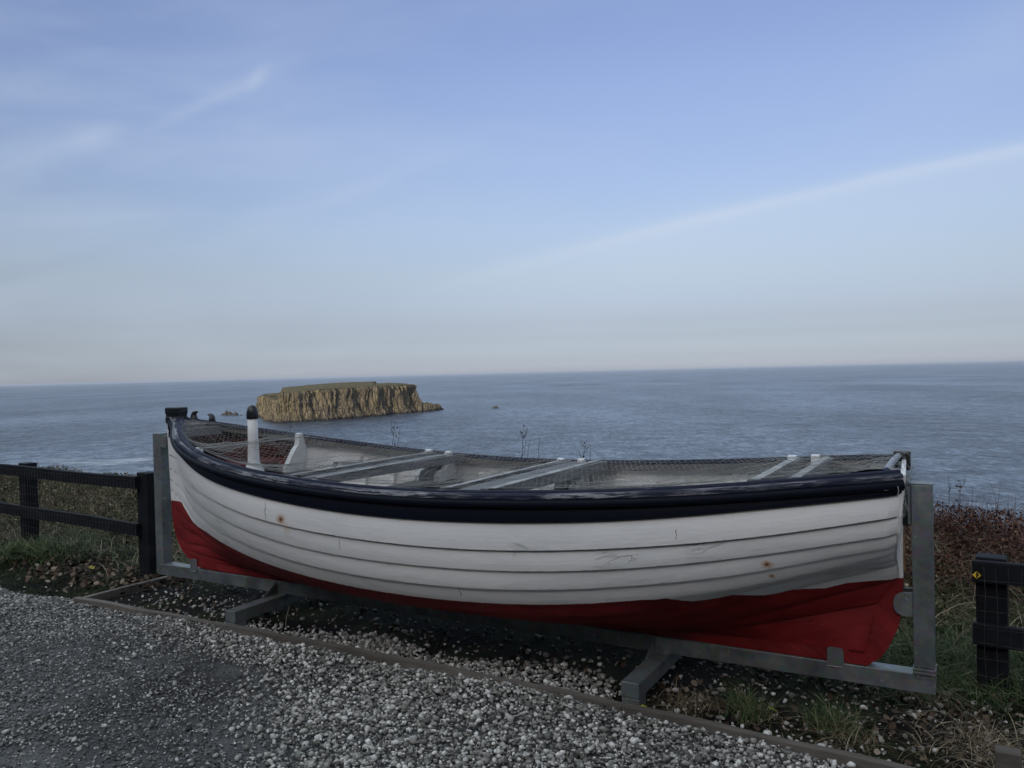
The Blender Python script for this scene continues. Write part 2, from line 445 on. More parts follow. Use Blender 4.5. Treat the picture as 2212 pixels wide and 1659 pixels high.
    bm = bmesh.new(); bm.from_mesh(o.data); bmesh.ops.recalc_face_normals(bm, faces=bm.faces[:]); bm.to_mesh(o.data); bm.free()
    tag(o, 'flat-topped ochre basalt island with sheer cliffs standing in the sea', 'island', kind='structure')
    for q, s in pts[::6]:
        if noise.noise(Vector((s * 0.05, 3, 0))) > -0.1: SURF.append((q.x, q.y, 5, 7, 0.62))
    return o
m = NM('cliff_rock', 0.95, 0, 0.1)
geo = m.n('ShaderNodeNewGeometry')
pos, nor = geo.outputs['Position'], geo.outputs['Normal']
nz1 = m.noise(0.16, 6, 0.62, m.mapped((1, 1, 0.20), (0, 0, 0), pos))
nz2 = m.noise(0.05, 4, 0.55, m.mapped((1, 1, 0.5), (0, 0, 0), pos))
nz3 = m.noise(0.8, 5, 0.7, m.mapped((1, 1, 0.3), (0, 0, 0), pos))
rock = m.ramp(nz1, [(0.30, (0.075, 0.070, 0.058)), (0.44, (0.14, 0.122, 0.082)), (0.54, (0.175, 0.150, 0.092)), (0.68, (0.235, 0.200, 0.125)), (0.8, (0.25, 0.225, 0.175))])
rock = m.mix(m.step(nz2, 0.42, 0.62), rock, m.ramp(nz3, [(0.3, (0.09, 0.08, 0.07)), (0.6, (0.20, 0.17, 0.12)), (0.75, (0.3, 0.27, 0.2))]))
guano = m.step(m.noise(0.5, 3, 0.5, pos), 0.74, 0.78)
rock = m.mix(m.math('MULTIPLY', m.step(m.vor(0.17, m.mapped((1, 1, 0.06), (0, 0, 0), pos), 'DISTANCE_TO_EDGE'), 0.07, 0.0), m.math('MULTIPLY', m.step(nz2, 0.35, 0.6), .55)), rock, (0.055, 0.052, 0.045))
rock = m.mix(guano, rock, (0.55, 0.53, 0.48))
pz = m.xyz(pos)[2]
wet = m.step(m.math('ADD', pz, m.math('MULTIPLY', nz1, 6)), SEA_Z + 7.0, SEA_Z + 3.0)
rock = m.mix(wet, rock, (0.028, 0.027, 0.026))
nzz = m.xyz(nor)[2]
grass_c = m.ramp(m.noise(0.12, 5, 0.6, pos), [(0.3, (0.12, 0.108, 0.058)), (0.55, (0.17, 0.148, 0.082)), (0.75, (0.22, 0.185, 0.11))])
m.color(m.mix(m.math('MULTIPLY', m.step(nzz, 0.55, 0.8), m.step(pz, SEA_Z + 16, SEA_Z + 22)), rock, grass_c))
vc = m.vor(0.30, m.mapped((1, 1, 0.07), (0, 0, 0), pos), 'DISTANCE_TO_EDGE')
m.bump(m.math('ADD', m.math('ADD', nz3, nz1), m.math('MULTIPLY', m.step(vc, 0.0, 0.12), 1.4)), 1.0, 2.2)
MAT['cliff'] = m.m
island()
m = NM('dark_rock', 0.9, 0, 0.2)
m.color(m.ramp(m.noise(0.6, 6, 0.6), [(0.3, (0.025, 0.024, 0.024)), (0.7, (0.07, 0.065, 0.06))])); m.bump(m.noise(1.5, 4), 0.8, 0.6)
MAT['dark_rock'] = m.m
def sea_rock(px, py, rx, ry, h, seed, label):
    q = sea_pt(px, py); vs = []; fs = []; nseg, R = 48, 14
    for j in range(R + 1):
        f = j / R
        for k in range(nseg):
            an = 2 * PI * k / nseg
            nn = 1 + 0.45 * noise.fractal(Vector((math.cos(an) * 1.6 + seed, math.sin(an) * 1.6, f * 1.5)), 1, 2, 4)
            rr = 1 - f ** 1.5
            x, y = math.cos(an) * rx * rr * nn, math.sin(an) * ry * rr * nn
            z = -1 + (h + 1) * f * (0.85 + 0.5 * noise.noise(Vector((x * 0.35 + seed, y * 0.35, 0))))
            vs.append((x + 0.18 * rx * f, y, z))
    for j in range(R):
        for k in range(nseg):
            fs.append((j * nseg + k, j * nseg + (k + 1) % nseg, (j + 1) * nseg + (k + 1) % nseg, (j + 1) * nseg + k))
    o = mesh_py('sea_rock', vs, fs, MAT['dark_rock']); o.location = (q.x, q.y, SEA_Z)
    tag(o, label, 'rock', 'dark rocks in the sea')
    SURF.append((q.x, q.y - 2, rx * 1.5, ry * 2.0, 0.75)); SURF.append((q.x - rx, q.y - 2, 6, 6, 0.8)); SURF.append((q.x + rx, q.y - 2, 6, 5, 0.8))
sea_rock(554, 1014, 9.5, 7, 8.0, 1.3, 'twin-humped dark rock in the sea left of the island')
sea_rock(574, 1014, 6.0, 5, 4.6, 6.1, 'low dark shoulder of rock beside the twin-humped sea rock')
sea_rock(589, 1014.5, 2.6, 2.5, 1.8, 4.2, 'tiny dark rock between the twin-humped sea rock and the island')
sea_rock(650, 1023, 6, 3, 1.6, 9.2, 'low wave-washed rock at the left foot of the island')
sea_rock(1208, 997, 7.0, 4, 4.2, 2.9, 'small dark rock with white surf in the sea right of the island')
for px, py, rx, ry, s in ((40, 1120, 60, 14, 0.50), (170, 1125, 60, 14, 0.66), (250, 1132, 50, 16, 0.72), (330, 1122, 45, 14, 0.72), (360, 1143, 40, 12, 0.72), (230, 1153, 50, 8, 0.7), (1235, 996, 14, 6, 0.7), (1250, 1090, 60, 4, 0.52), (2350, 1195, 40, 4, 0.5), (1290, 1078, 40, 4, 0.5)):
    q = sea_pt(px, py); SURF.append((q.x, q.y, rx, ry * 1.6, s))
surf_attr()

# ------------------------------------------------------------------ GROUND
# one sheet: flat ground by the boat, a low bank at the cliff edge, the slope down to the sea, and an unseen hill added behind the camera for shade
def hgt_ground(u, v):
    """height over the boat's frame: u along the fence, v away from the camera"""
    u = np.asarray(u, float); v = np.asarray(v, float)
    z = np.zeros_like(u)
    sm = lambda a, b, x: (lambda t: t * t * (3 - 2 * t))(np.clip((x - a) / (b - a), 0, 1))
    bank = 0.22 * sm(0.9, 2.3, v) * (1 + 0.1 * np.sin(u * 1.7) + 0.08 * np.sin(u * 3.9 + 1))
    low = sm(5.3, 6.6, u)
    z += bank * (1 - 0.15 * low)
    z -= np.maximum(0, v - 3.0) ** 1.25 * 0.80
    z += 0.012 * np.sin(u * 2.3 + v * 1.1) + 0.008 * np.sin(u * 5.1 - v * 4.3)
    # unseen hill added behind the camera, shaped to keep the boat in shade
    back = np.maximum(0, -v - 7.5)
    z += 20.0 * (1 - np.exp(-(back / 14.0) ** 1.5))
    return np.maximum(z, SEA_Z - 6)
def g_at(u, v): return float(hgt_ground(np.array([u]), np.array([v]))[0])
us = np.concatenate([-np.geomspace(400, 5, 22), np.arange(-4.6, 9.01, 0.09), np.geomspace(9.5, 400, 22)])
vs_ = np.concatenate([-np.geomspace(300, 6.2, 40), np.arange(-6.0, 4.01, 0.09), np.geomspace(4.2, 110, 40)])
UU, VV = np.meshgrid(us, vs_, indexing='ij')
ZZ = hgt_ground(UU, VV)
nzv = np.array([noise.fractal(Vector((a * 3, b * 3, 0)), 1, 2, 3) for a, b in zip(UU.ravel(), VV.ravel())]).reshape(UU.shape)
ZZ = ZZ + nzv * np.where(VV > 3, 0.25, 0.008) * (np.abs(UU) < 60)
Vg = wnp(UU.ravel(), VV.ravel(), ZZ.ravel())
a_, b_ = UU.shape
ii, jj = np.meshgrid(np.arange(a_ - 1), np.arange(b_ - 1), indexing='ij')
Fg = np.stack([ii * b_ + jj, (ii + 1) * b_ + jj, (ii + 1) * b_ + jj + 1, ii * b_ + jj + 1], -1).reshape(-1, 4)
m = NM('ground_soil', 0.95, 0, 0.15)
pos = m.n('ShaderNodeNewGeometry').outputs['Position']
s1 = m.noise(1.6, 5, 0.6, pos); s2 = m.noise(45, 5, 0.7, pos)
soil = m.ramp(s2, [(0.3, (0.004, 0.004, 0.0035)), (0.55, (0.010, 0.009, 0.008)), (0.75, (0.024, 0.020, 0.016))])
mossc = m.ramp(s2, [(0.3, (0.010, 0.014, 0.006)), (0.6, (0.028, 0.036, 0.014)), (0.8, (0.05, 0.055, 0.025))])
m.color(m.mix(m.step(s1, 0.42, 0.6), soil, mossc))
m.bump(s2, 0.8, 0.02); MAT['soil'] = m.m
ground = mesh_np('ground', Vg, [Fg], MAT['soil'], smooth=True); tag(ground, kind='structure')

# gravelly track in front of the timber edging
m = NM('path_grit', 0.8, 0, 0.3)
pos = m.n('ShaderNodeNewGeometry').outputs['Position']
g1 = m.noise(0.9, 4, 0.5, pos); g2 = m.noise(150, 4, 0.8, pos); g3 = m.vor(85, pos)
base = m.ramp(g2, [(0.30, (0.030, 0.029, 0.028)), (0.5, (0.105, 0.103, 0.102)), (0.72, (0.22, 0.216, 0.21))])
dark = m.ramp(g2, [(0.30, (0.010, 0.009, 0.008)), (0.6, (0.030, 0.027, 0.025)), (0.8, (0.06, 0.056, 0.052))])
m.color(m.mix(m.math('MULTIPLY', m.step(g1, 0.50, 0.64), .7), base, dark))
m.bump(m.math('ADD', g2, m.math('MULTIPLY', g3, -0.8)), 0.9, 0.006); MAT['grit'] = m.m
def path_edge(u):      # far edge of the track; v as a function of u
    u = np.asarray(u, float)
    return np.interp(u, [-40, -6, -2.2, -0.95, -0.3, -0.15, 9, 40], [-3.2, -1.3, -0.52, -0.66, -0.585, -0.6, -0.72, -0.8])
pu = np.concatenate([np.linspace(-40, -5, 30), np.arange(-4.9, 8.6, 0.08), np.linspace(9, 40, 20)])
pk = np.linspace(0, 1, 60) ** 1.6
PU, PK = np.meshgrid(pu, pk, indexing='ij')
PE = path_edge(PU) + 0.03 * np.sin(PU * 7) * (PU < 0)
PV = PE - PK * 8.5
PZ = hgt_ground(PU, PV) + 0.022 + 0.010 * np.clip(PK * 6, 0, 1)
nzp = np.array([noise.fractal(Vector((a * 2.2, b * 2.2, 5)), 1, 2, 3) for a, b in zip(PU.ravel(), PV.ravel())]).reshape(PU.shape)
PZ = PZ + nzp * 0.010
a_, b_ = PU.shape
ii, jj = np.meshgrid(np.arange(a_ - 1), np.arange(b_ - 1), indexing='ij')
Fp = np.stack([ii * b_ + jj, ii * b_ + jj + 1, (ii + 1) * b_ + jj + 1, (ii + 1) * b_ + jj], -1).reshape(-1, 4)
path = mesh_np('path', wnp(PU.ravel(), PV.ravel(), PZ.ravel()), [Fp], MAT['grit'], smooth=True); tag(path, kind='structure')

# ------------------------------------------------------------------ boat materials
def paint_common(m, uvscale=1.0):
    c = m.attr('plank')          # (along, across, seam distance)
    return c.outputs['Vector']
m = NM('hull_paint', 0.55, 0, 0.35)
vec = m.attr('plank').outputs['Vector']
px_ = m.xyz(vec)
wl = m.attr('wl').outputs['Fac']
ob = m.obj(); oxyz = m.xyz(ob)
wob = m.math('MULTIPLY', m.math('SUBTRACT', m.noise(26, 4, 0.7, vec), 0.5), 0.008)
isw = m.step(m.math('ADD', wl, wob), -0.0012, 0.0012)
tone = m.noise(1.7, 4, 0.55, m.mapped((0.6, 2.2, 1), (0, 0, 0), vec))
white = m.ramp(tone, [(0.3, (0.66, 0.665, 0.67)), (0.5, (0.74, 0.735, 0.73)), (0.72, (0.78, 0.77, 0.76))])
# chipped and crazed paint: contours of stretched noise
cn = m.noise(3.2, 6, 0.62, m.mapped((1.0, 2.6, 1), (0, 0, 0.0), vec), 0.6)
crack = m.math('SUBTRACT', 1.0, m.step(m.math('ABSOLUTE', m.math('SUBTRACT', cn, 0.5)), 0.0, 0.017))
cmask = m.step(m.noise(1.9, 3, 0.5, vec, 0.3), 0.58, 0.70)
crack = m.math('MULTIPLY', crack, cmask)
seamd = px_[2]
seamn = m.noise(30, 5, 0.75, m.mapped((1, 3, 1), (0, 0, 0), vec))
chip = m.math('MULTIPLY', m.step(m.math('ADD', seamd, m.math('MULTIPLY', m.math('SUBTRACT', seamn, 0.5), 0.03)), 0.004, -0.002), 1.0)
fleck = m.math('MULTIPLY', m.step(m.noise(38, 5, 0.7, m.mapped((1, 2, 1), (0, 0, 0), vec)), 0.70, 0.73), m.step(m.noise(3.3, 3, 0.5, vec), 0.5, 0.62))
white = m.mix(m.math('MULTIPLY', crack, 0.42), white, (0.14, 0.135, 0.13))
white = m.mix(m.math('MULTIPLY', chip, 0.40), white, (0.20, 0.20, 0.20))
white = m.mix(m.math('MULTIPLY', fleck, 0.35), white, (0.34, 0.33, 0.32))
def rust(cx, cz, r, runlen, amp, mixin):
    ax = m.math('SUBTRACT', oxyz[0], cx); az = m.math('SUBTRACT', oxyz[2], cz)
    wv = m.math('MULTIPLY', m.math('SUBTRACT', m.noise(22, 4, 0.7, ob), 0.5), 0.03)
    dd = m.math('SQRT', m.math('ADD', m.math('MULTIPLY', ax, ax), m.math('MULTIPLY', m.math('MULTIPLY', az, az), 1.5)))
    core = m.step(m.math('ADD', dd, wv), r, r * 0.2)
    halo = m.math('MULTIPLY', m.step(m.math('ADD', dd, wv), r * 2.2, r * 0.6), 0.6)
    out = m.mix(m.math('MULTIPLY', halo, amp), mixin, (0.42, 0.19, 0.04))
    if runlen:
        wid = m.step(m.math('ABSOLUTE', m.math('ADD', m.math('SUBTRACT', ax, 0.03), m.math('MULTIPLY', wv, 2.2))), 0.042, 0.004)
        ln = m.math('MULTIPLY', m.step(az, -runlen, -runlen * 0.3), m.step(az, 0.0, -0.02))
        st = m.step(m.noise(40, 3, 0.6, m.mapped((1, 1, 0.08), (0, 0, 0), ob)), 0.35, 0.6)
        out = m.mix(m.math('MULTIPLY', m.math('MULTIPLY', wid, ln), m.math('MULTIPLY', st, 0.55)), out, (0.50, 0.34, 0.13))
    return m.mix(m.math('MULTIPLY', core, amp), out, (0.16, 0.055, 0.014))
lap_shade = m.attr('strake_f').outputs['Fac']
white = m.mix(m.math('MULTIPLY', m.step(lap_shade, 0.125, 0.015), 0.92), white, (0.06, 0.06, 0.06))  # shade in the crease below each lap, painted in along with its dirt
white = m.mix(m.math('MULTIPLY', m.step(m.noise(4.5, 5, 0.7, m.mapped((0.5, 2.0, 1), (0, 0, 0), vec), 0.3), 0.52, 0.75), 0.22), white, (0.40, 0.38, 0.34))
def joint(cx, z0, z1, mixin):
    ax = m.math('ADD', m.math('SUBTRACT', oxyz[0], cx), m.math('MULTIPLY', m.math('SUBTRACT', m.noise(28, 4, 0.7, ob), 0.5), 0.035))
    ln = m.math('MULTIPLY', m.step(m.math('ABSOLUTE', ax), 0.0032, 0.0008), m.math('MULTIPLY', m.step(oxyz[2], z0, z0 + .01), m.step(oxyz[2], z1, z1 - .01)))
    return m.mix(m.math('MULTIPLY', ln, 0.8), mixin, (0.05, 0.05, 0.05))
for a_j in ((1.93, .80, .90), (2.48, .67, .735), (3.18, .475, .54), (4.30, .85, .90)): white = joint(*a_j, white)
white = rust(2.06, 0.812, 0.024, 0.12, 1.0, white)
white = rust(4.655, 0.748, 0.015, 0, 1.0, white)
white = rust(4.665, 0.688, 0.009, 0, 1.0, white)
white = rust(4.50, 0.86, 0.003, 0, 0.6, white)
red = m.ramp(m.noise(2.6, 6, 0.65, vec, 0.4), [(0.3, (0.11, 0.006, 0.008)), (0.5, (0.20, 0.011, 0.014)), (0.72, (0.30, 0.025, 0.027))])
red = m.mix(m.math('MULTIPLY', m.step(m.noise(1.3, 6, 0.7, m.mapped((1, 1.6, 1), (0, 0, 0), vec), 0.8), 0.55, 0.72), 0.5), red, (0.09, 0.012, 0.012))
rchip = m.math('MULTIPLY', m.step(m.noise(30, 5, 0.7, m.mapped((1, 2, 1), (0, 0, 0), vec)), 0.70, 0.74), m.step(m.noise(2.4, 2, 0.5, vec), 0.5, 0.6))
red = m.mix(m.math('MULTIPLY', rchip, 0.6), red, (0.42, 0.26, 0.25))
red = m.mix(m.math('MULTIPLY', m.step(lap_shade, 0.17, 0.01), 0.9), red, (0.012, 0.003, 0.003))  # the same crease shade painted into the red
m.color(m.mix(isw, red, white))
bh = m.math('ADD', m.math('MULTIPLY', crack, -1.2), m.math('ADD', m.math('MULTIPLY', m.noise(9, 6, 0.65, m.mapped((1, 2.5, 1), (0, 0, 0), vec)), 1.1), m.math('MULTIPLY', cmask, m.step(cn, 0.46, 0.54))))
m.bump(bh, 0.8, 0.004)
MAT['hull'] = m.m
m = NM('black_paint', 0.5, 0, 0.11)
vec = m.attr('plank').outputs['Vector']
bn = m.noise(40, 5, 0.7, m.mapped((0.5, 3, 1), (0, 0, 0), vec))
bl = m.mix(m.step(bn, 0.70, 0.78), (0.0035, 0.0050, 0.012), (0.035, 0.036, 0.042))
bl = m.mix(m.step(m.noise(22, 4, 0.6, vec), 0.76, 0.78), bl, (0.22, 0.2, 0.18))
m.color(bl); m.bump(m.noise(14, 6, 0.7, m.mapped((0.5, 3, 1), (0, 0, 0), vec)), 0.4, 0.003)
MAT['black'] = m.m
# dark blue rail, paint worn off along the outer edge
m = NM('rail_paint', 0.68, 0, 0.2)
vec = m.attr('plank').outputs['Vector']; q = m.xyz(vec)
wn_ = m.noise(9, 7, 0.75, m.mapped((0.8, 2.6, 1), (0, 0, 0), vec), 0.5)
zone = m.step(q[1], 0.66, 0.80)         # 0 inner .. 1 outer edge
worn = m.step(m.math('ADD', wn_, m.math('MULTIPLY', zone, 0.12)), 0.60, 0.64)
worn = m.math('MULTIPLY', m.math('MULTIPLY', worn, m.step(q[1], 0.12, 0.20)), m.step(m.noise(2.2, 4, 0.6, m.mapped((1, 1, 1), (0, 0, 0), vec)), 0.42, 0.60))
blue = m.ramp(m.noise(5, 4, 0.6, vec), [(0.3, (0.010, 0.013, 0.030)), (0.7, (0.026, 0.030, 0.054))])
m.color(m.mix(worn, blue, (0.34, 0.34, 0.37))); m.bump(m.math('ADD', m.math('MULTIPLY', worn, -0.8), bn if False else m.noise(30, 4, 0.7, vec)), 0.4, 0.002)
MAT['rail'] = m.m
simple('white_wood', (0.72, 0.72, 0.72), (0.80, 0.79, 0.77), 6, 0.6, 0, 0.35, 0.004)
m = NM('inner_white', 0.75, 0, 0.3)
x_, y_, z_ = m.xyz()
iw = m.mix(m.step(m.noise(5, 6, 0.6), 0.35, 0.68), (0.74, 0.74, 0.73), (0.83, 0.82, 0.80))
edge_ = m.math('ADD', x_, m.math('MULTIPLY', m.noise(9, 3), 0.03))
m.color(m.mix(m.step(edge_, 1.00, 0.985), iw, m.mix(m.step(m.noise(7, 5), 0.4, 0.6), (0.030, 0.010, 0.009), (0.070, 0.012, 0.010)))); m.bump(m.noise(30, 4), 0.4, 0.004)
MAT['inner_white'] = m.m
simple('grey_paint', (0.13, 0.135, 0.145), (0.19, 0.19, 0.20), 5, 0.7, 0, 0.35, 0.004)
simple('inwale_wood', (0.11, 0.10, 0.095), (0.17, 0.16, 0.15), 6, 0.75, 0, 0.4, 0.004, stretch=(0.3, 1, 1))
simple('dark_paint', (0.008, 0.009, 0.012), (0.022, 0.022, 0.026), 9, 0.35, 0, 0.3, 0.003)
simple('interior_red', (0.10, 0.012, 0.010), (0.17, 0.022, 0.016), 6, 0.7, 0, 0.3, 0.003)
simple('pale_board', (0.30, 0.30, 0.305), (0.40, 0.40, 0.39), 5, 0.65, 0, 0.3, 0.003)
m = NM('galvanised_steel', 0.48, 0.55, 0.5)
gv = m.vor(38, m.obj(), 'F1', 1); gn = m.noise(7, 5, 0.6)
col = m.ramp(gn, [(0.3, (0.15, 0.165, 0.17)), (0.55, (0.22, 0.24, 0.245)), (0.75, (0.29, 0.31, 0.315))])
col = m.mix(0.18, col, gv, 'SOFT_LIGHT')
spots = m.step(m.noise(26, 2, 0.5), 0.69, 0.73)
col = m.mix(m.math('MULTIPLY', spots, 0.55), col, (0.42, 0.44, 0.46))
col = m.mix(m.math('MULTIPLY', m.step(m.noise(3.1, 5, 0.7), 0.56, 0.7), 0.45), col, (0.10, 0.11, 0.10))
m.color(col); m.rough(m.math('MULTIPLY_ADD', gn, 0.4, 0.30)); m.bump(m.noise(60, 3), 0.15, 0.001)
MAT['steel'] = m.m
m = NM('net_twine', 0.8, 0, 0.2); rn = m.rnd()
m.color(m.ramp(m.noise(3, 3), [(0.35, (0.26, 0.27, 0.26)), (0.65, (0.46, 0.46, 0.44))])); MAT['twine'] = m.m
m = NM('tangle_twine', 0.8, 0, 0.2); m.color(m.ramp(m.noise(30, 3), [(0.35, (0.14, 0.16, 0.15)), (0.65, (0.42, 0.44, 0.42))])); MAT['tangle'] = m.m
m = NM('wound_rope', 0.7, 0, 0.3)
m.color(m.ramp(m.math('FRACT', m.math('MULTIPLY', m.xyz()[1], 26.0)), [(0.0, (0.50, 0.52, 0.54)), (0.6, (0.40, 0.43, 0.48)), (0.68, (0.04, 0.05, 0.10)), (1.0, (0.08, 0.10, 0.17))]))
MAT['rope'] = m.m

# ------------------------------------------------------------------ BOAT
boat = empty('rowing_boat', ORG, ANG)
tag(boat, 'old clinker-built wooden boat, white over red with a black top strake, on a steel cradle', 'boat')
ST = np.array([.3, .5, .8, 1.2, 1.7, 2.3, 2.9, 3.5, 4.1, 4.6, 5.0, 5.175])
SB = np.array([.096, .252, .451, .622, .736, .775, .766, .726, .657, .562, .421, .346])
SZ = np.array([1.308, 1.26, 1.198, 1.133, 1.074, 1.03, 1.014, 1.026, 1.057, 1.097, 1.133, 1.148])
U_END = 5.125
RW = [  # (stem u, stem z, b[], z[]) for each lap edge from the sheer down
 (0.172, 1.29, np.maximum(SB - .026, .05), SZ - .030),
 (0.166, 1.185, [.077, .227, .424, .600, .718, .760, .752, .710, .642, .548, .405, .330], [1.172, 1.152, 1.116, 1.024, .949, .896, .876, .890, .933, .992, 1.040, 1.061]),
 (0.168, 1.05, [.058, .189, .384, .572, .703, .752, .747, .707, .637, .543, .404, .328], [1.025, .985, .940, .893, .820, .764, .743, .756, .808, .875, .942, .973]),
 (0.171, .95, [.046, .156, .338, .529, .670, .725, .724, .686, .618, .520, .379, .304], [.905, .860, .818, .780, .716, .656, .640, .656, .715, .795, .868, .899]),
 (0.174, .865, [.040, .126, .289, .473, .619, .686, .690, .653, .585, .484, .337, .263], [.810, .750, .698, .656, .604, .554, .539, .560, .631, .721, .811, .843]),
 (0.178, .79, [.037, .101, .239, .404, .545, .613, .621, .588, .526, .422, .282, .207], [.725, .640, .580, .542, .500, .460, .449, .473, .550, .655, .763, .806]),
 (0.182, .70, [.035, .076, .190, .330, .457, .527, .536, .508, .440, .343, .219, .152], [.62, .555, .510, .470, .425, .393, .385, .402, .480, .625, .730, .765]),
 (0.195, .58, [.034, .055, .144, .261, .368, .427, .437, .414, .348, .259, .151, .097], [.52, .480, .440, .400, .362, .342, .336, .350, .420, .565, .690, .735]),
 (0.225, .46, [.033, .040, .099, .187, .272, .326, .329, .305, .243, .163, .080, .045], [.42, .405, .375, .345, .322, .307, .301, .311, .355, .475, .610, .665]),
 (0.28, .36, [.032, .034, .059, .112, .169, .202, .207, .181, .138, .084, .038, .032], [.355, .335, .320, .302, .290, .282, .280, .286, .312, .400, .510, .550]),
 (0.37, .295, [.030] * 12, [.295, .285, .278, .272, .270, .268, .268, .270, .274, .280, .285, .290]),
]
NU = 150
UEND_ROW = [5.155, 5.150, 5.144, 5.138, 5.132, 5.127, U_END, U_END, U_END, 5.04, 4.985]
def ush(u, side, top=1.0):
    t = np.clip((np.asarray(u, float) - 4.5) / .6, 0, 1)
    return -side * .020 * t * t * top
def row(k):
    us0, zs0, b, z = RW[k]
    keep = ST > us0 + 0.05
    uk = np.concatenate([[us0], ST[keep]]); bk = np.concatenate([[.030], np.asarray(b, float)[keep]]); zk = np.concatenate([[zs0], np.asarray(z, float)[keep]])
    t = np.linspace(0, 1, NU) ** 1.25
    u = us0 + (UEND_ROW[k] - us0) * t
    bb = cspline(uk, bk, u); zz = cspline(uk, zk, u)
    return u, np.maximum(bb, .029), zz
ROWS = [row(k) for k in range(len(RW))]
WLU = [.15, .30, .365, .494, .60, .75, 1.09]; WLZ = [.702, .702, .65, .575, .553, .549, .540]
WLU2 = [4.2, 4.3, 4.48, 4.61, 4.73, 4.84, 4.92, 5.03, 5.2]; WLZ2 = [.553, .534, .563, .556, .584, .587, .614, .628, .641]
def waterline(u):
    u = np.asarray(u, float)
    l4 = np.interp(u, ROWS[5][0], ROWS[5][2]) - .006
    k = np.concatenate([WLU, np.linspace(1.2, 4.1, 30), WLU2])
    z = np.concatenate([WLZ, np.interp(np.linspace(1.2, 4.1, 30), ROWS[5][0], ROWS[5][2]) - .006, WLZ2])
    return np.interp(u, k, z)
def half_b(u, dz=0.0):      # half breadth and height of the sheer
    uk = np.concatenate([[0.17], ST]); 
    return cspline(uk, np.concatenate([[.03], SB]), u), cspline(uk, np.concatenate([[1.345], SZ]), u)
def set_attr(o, name, typ, data):
    a = o.data.attributes.new(name, typ, 'POINT')
    a.data.foreach_set('vector' if typ == 'FLOAT_VECTOR' else 'value', np.asarray(data, np.float32).ravel())
TH = 0.018
def strakes(idx, name, mats, side_list=(-1, 1)):
    verts, faces, mi, plank, wlv, ff_ = [], [], [], [], [], []
    for k in idx:
        up_, lo = ROWS[k], ROWS[k + 1]
        P0 = np.stack(up_, -1); P1 = np.stack(lo, -1)        # (NU,3): u,b,z
        dU = np.gradient(P0, axis=0); dS = P1 - P0
        nrm = np.cross(dU, dS); nrm /= np.linalg.norm(nrm, axis=1, keepdims=True) + 1e-9
        nrm *= np.sign(nrm[:, 1:2] + 1e-6)
        fadeb = np.clip((P0[:, 0] - P0[0, 0]) / 0.35, 0, 1) ** 0.7
        fades = np.clip((U_END - P0[:, 0]) / 0.06 + 0.75, 0, 1)
        w = TH * fadeb * fades
        S = 6
        width = np.linalg.norm(dS, axis=1)
        for side in side_list:
            base = len(verts)
            for layer in (0, 1):                       # outer, inner
                for j in range(S + 1):
                    f = j / S
                    bulge = 0.006 * 4 * f * (1 - f)
                    off = (w * f + bulge * fadeb) if layer == 0 else (w * f + bulge * fadeb - TH)
                    Q = P0 * (1 - f) + P1 * f + nrm * off[:, None]
                    topn = max(0.0, 1 - (k + f) / 6.0); SH = ush(Q[:, 0], side, topn)
                    for i in range(NU):
                        verts.append((Q[i, 0] + SH[i], side * max(Q[i, 1], 0.004), Q[i, 2]))
                        plank.append((Q[i, 0] + k * 3.7, f * width[i] + side * 2.0 + k * 0.9, (1 - f) * width[i]))
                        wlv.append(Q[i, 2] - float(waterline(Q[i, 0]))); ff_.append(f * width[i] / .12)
            def vid(l, j, i): return base + (l * (S + 1) + j) * NU + i
            for j in range(S):
                for i in range(NU - 1):
                    q = (vid(0, j, i), vid(0, j + 1, i), vid(0, j + 1, i + 1), vid(0, j, i + 1))
                    faces.append(q if side < 0 else q[::-1]); mi.append(0)
                    q = (vid(1, j, i), vid(1, j, i + 1), vid(1, j + 1, i + 1), vid(1, j + 1, i))
                    faces.append(q if side < 0 else q[::-1]); mi.append(1)
            for i in range(NU - 1):
                q = (vid(0, S, i), vid(1, S, i), vid(1, S, i + 1), vid(0, S, i + 1)); faces.append(q if side < 0 else q[::-1]); mi.append(0)
                q = (vid(0, 0, i), vid(0, 0, i + 1), vid(1, 0, i + 1), vid(1, 0, i)); faces.append(q if side < 0 else q[::-1]); mi.append(0)
            for i in (0, NU - 1):
                for j in range(S):
                    faces.append((vid(0, j, i), vid(1, j, i), vid(1, j + 1, i), vid(0, j + 1, i))); mi.append(0)
    o = mesh_py(name, verts, faces, mats, boat, mi=mi)
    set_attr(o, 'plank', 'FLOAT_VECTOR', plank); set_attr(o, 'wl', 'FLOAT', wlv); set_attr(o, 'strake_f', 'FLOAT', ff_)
    return o
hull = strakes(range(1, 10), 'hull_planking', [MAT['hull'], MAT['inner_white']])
hull['label'] = 'white lapped planking above red bottom paint'
top = strakes([0], 'top_strake', [MAT['black'], MAT['inner_white']])
top['label'] = 'glossy black top strake'

# transom
prof = [(r[0][-1], r[1][-1] + .004, r[2][-1], k) for k, r in enumerate(ROWS[:9])] + [(U_END, .030, .645, 9)]
prof = [(prof[0][0], prof[0][1], prof[0][2] + .02, 0)] + prof
ring = [(u, b, z, k, -1) for u, b, z, k in prof] + [(u, b, z, k, 1) for u, b, z, k in prof[::-1]]
vs = []
for dx_ in (-.004, .014):
    for (u, b, z, k, sd_) in ring: vs.append((u + float(ush(u, sd_, max(0, 1 - k / 6))) + dx_, sd_ * b, z))
n = len(ring)
mb = MB(); mb.add(vs, [(i, (i + 1) % n, n + (i + 1) % n, n + i) for i in range(n)] + [(i, n - 1 - i, n - 2 - i, i + 1) for i in range(n // 2 - 1)] + [(n + i, n + n - 1 - i, n + n - 2 - i, n + i + 1) for i in range(n // 2 - 1)])
tr = mb.build('transom', MAT['white_wood'], boat)
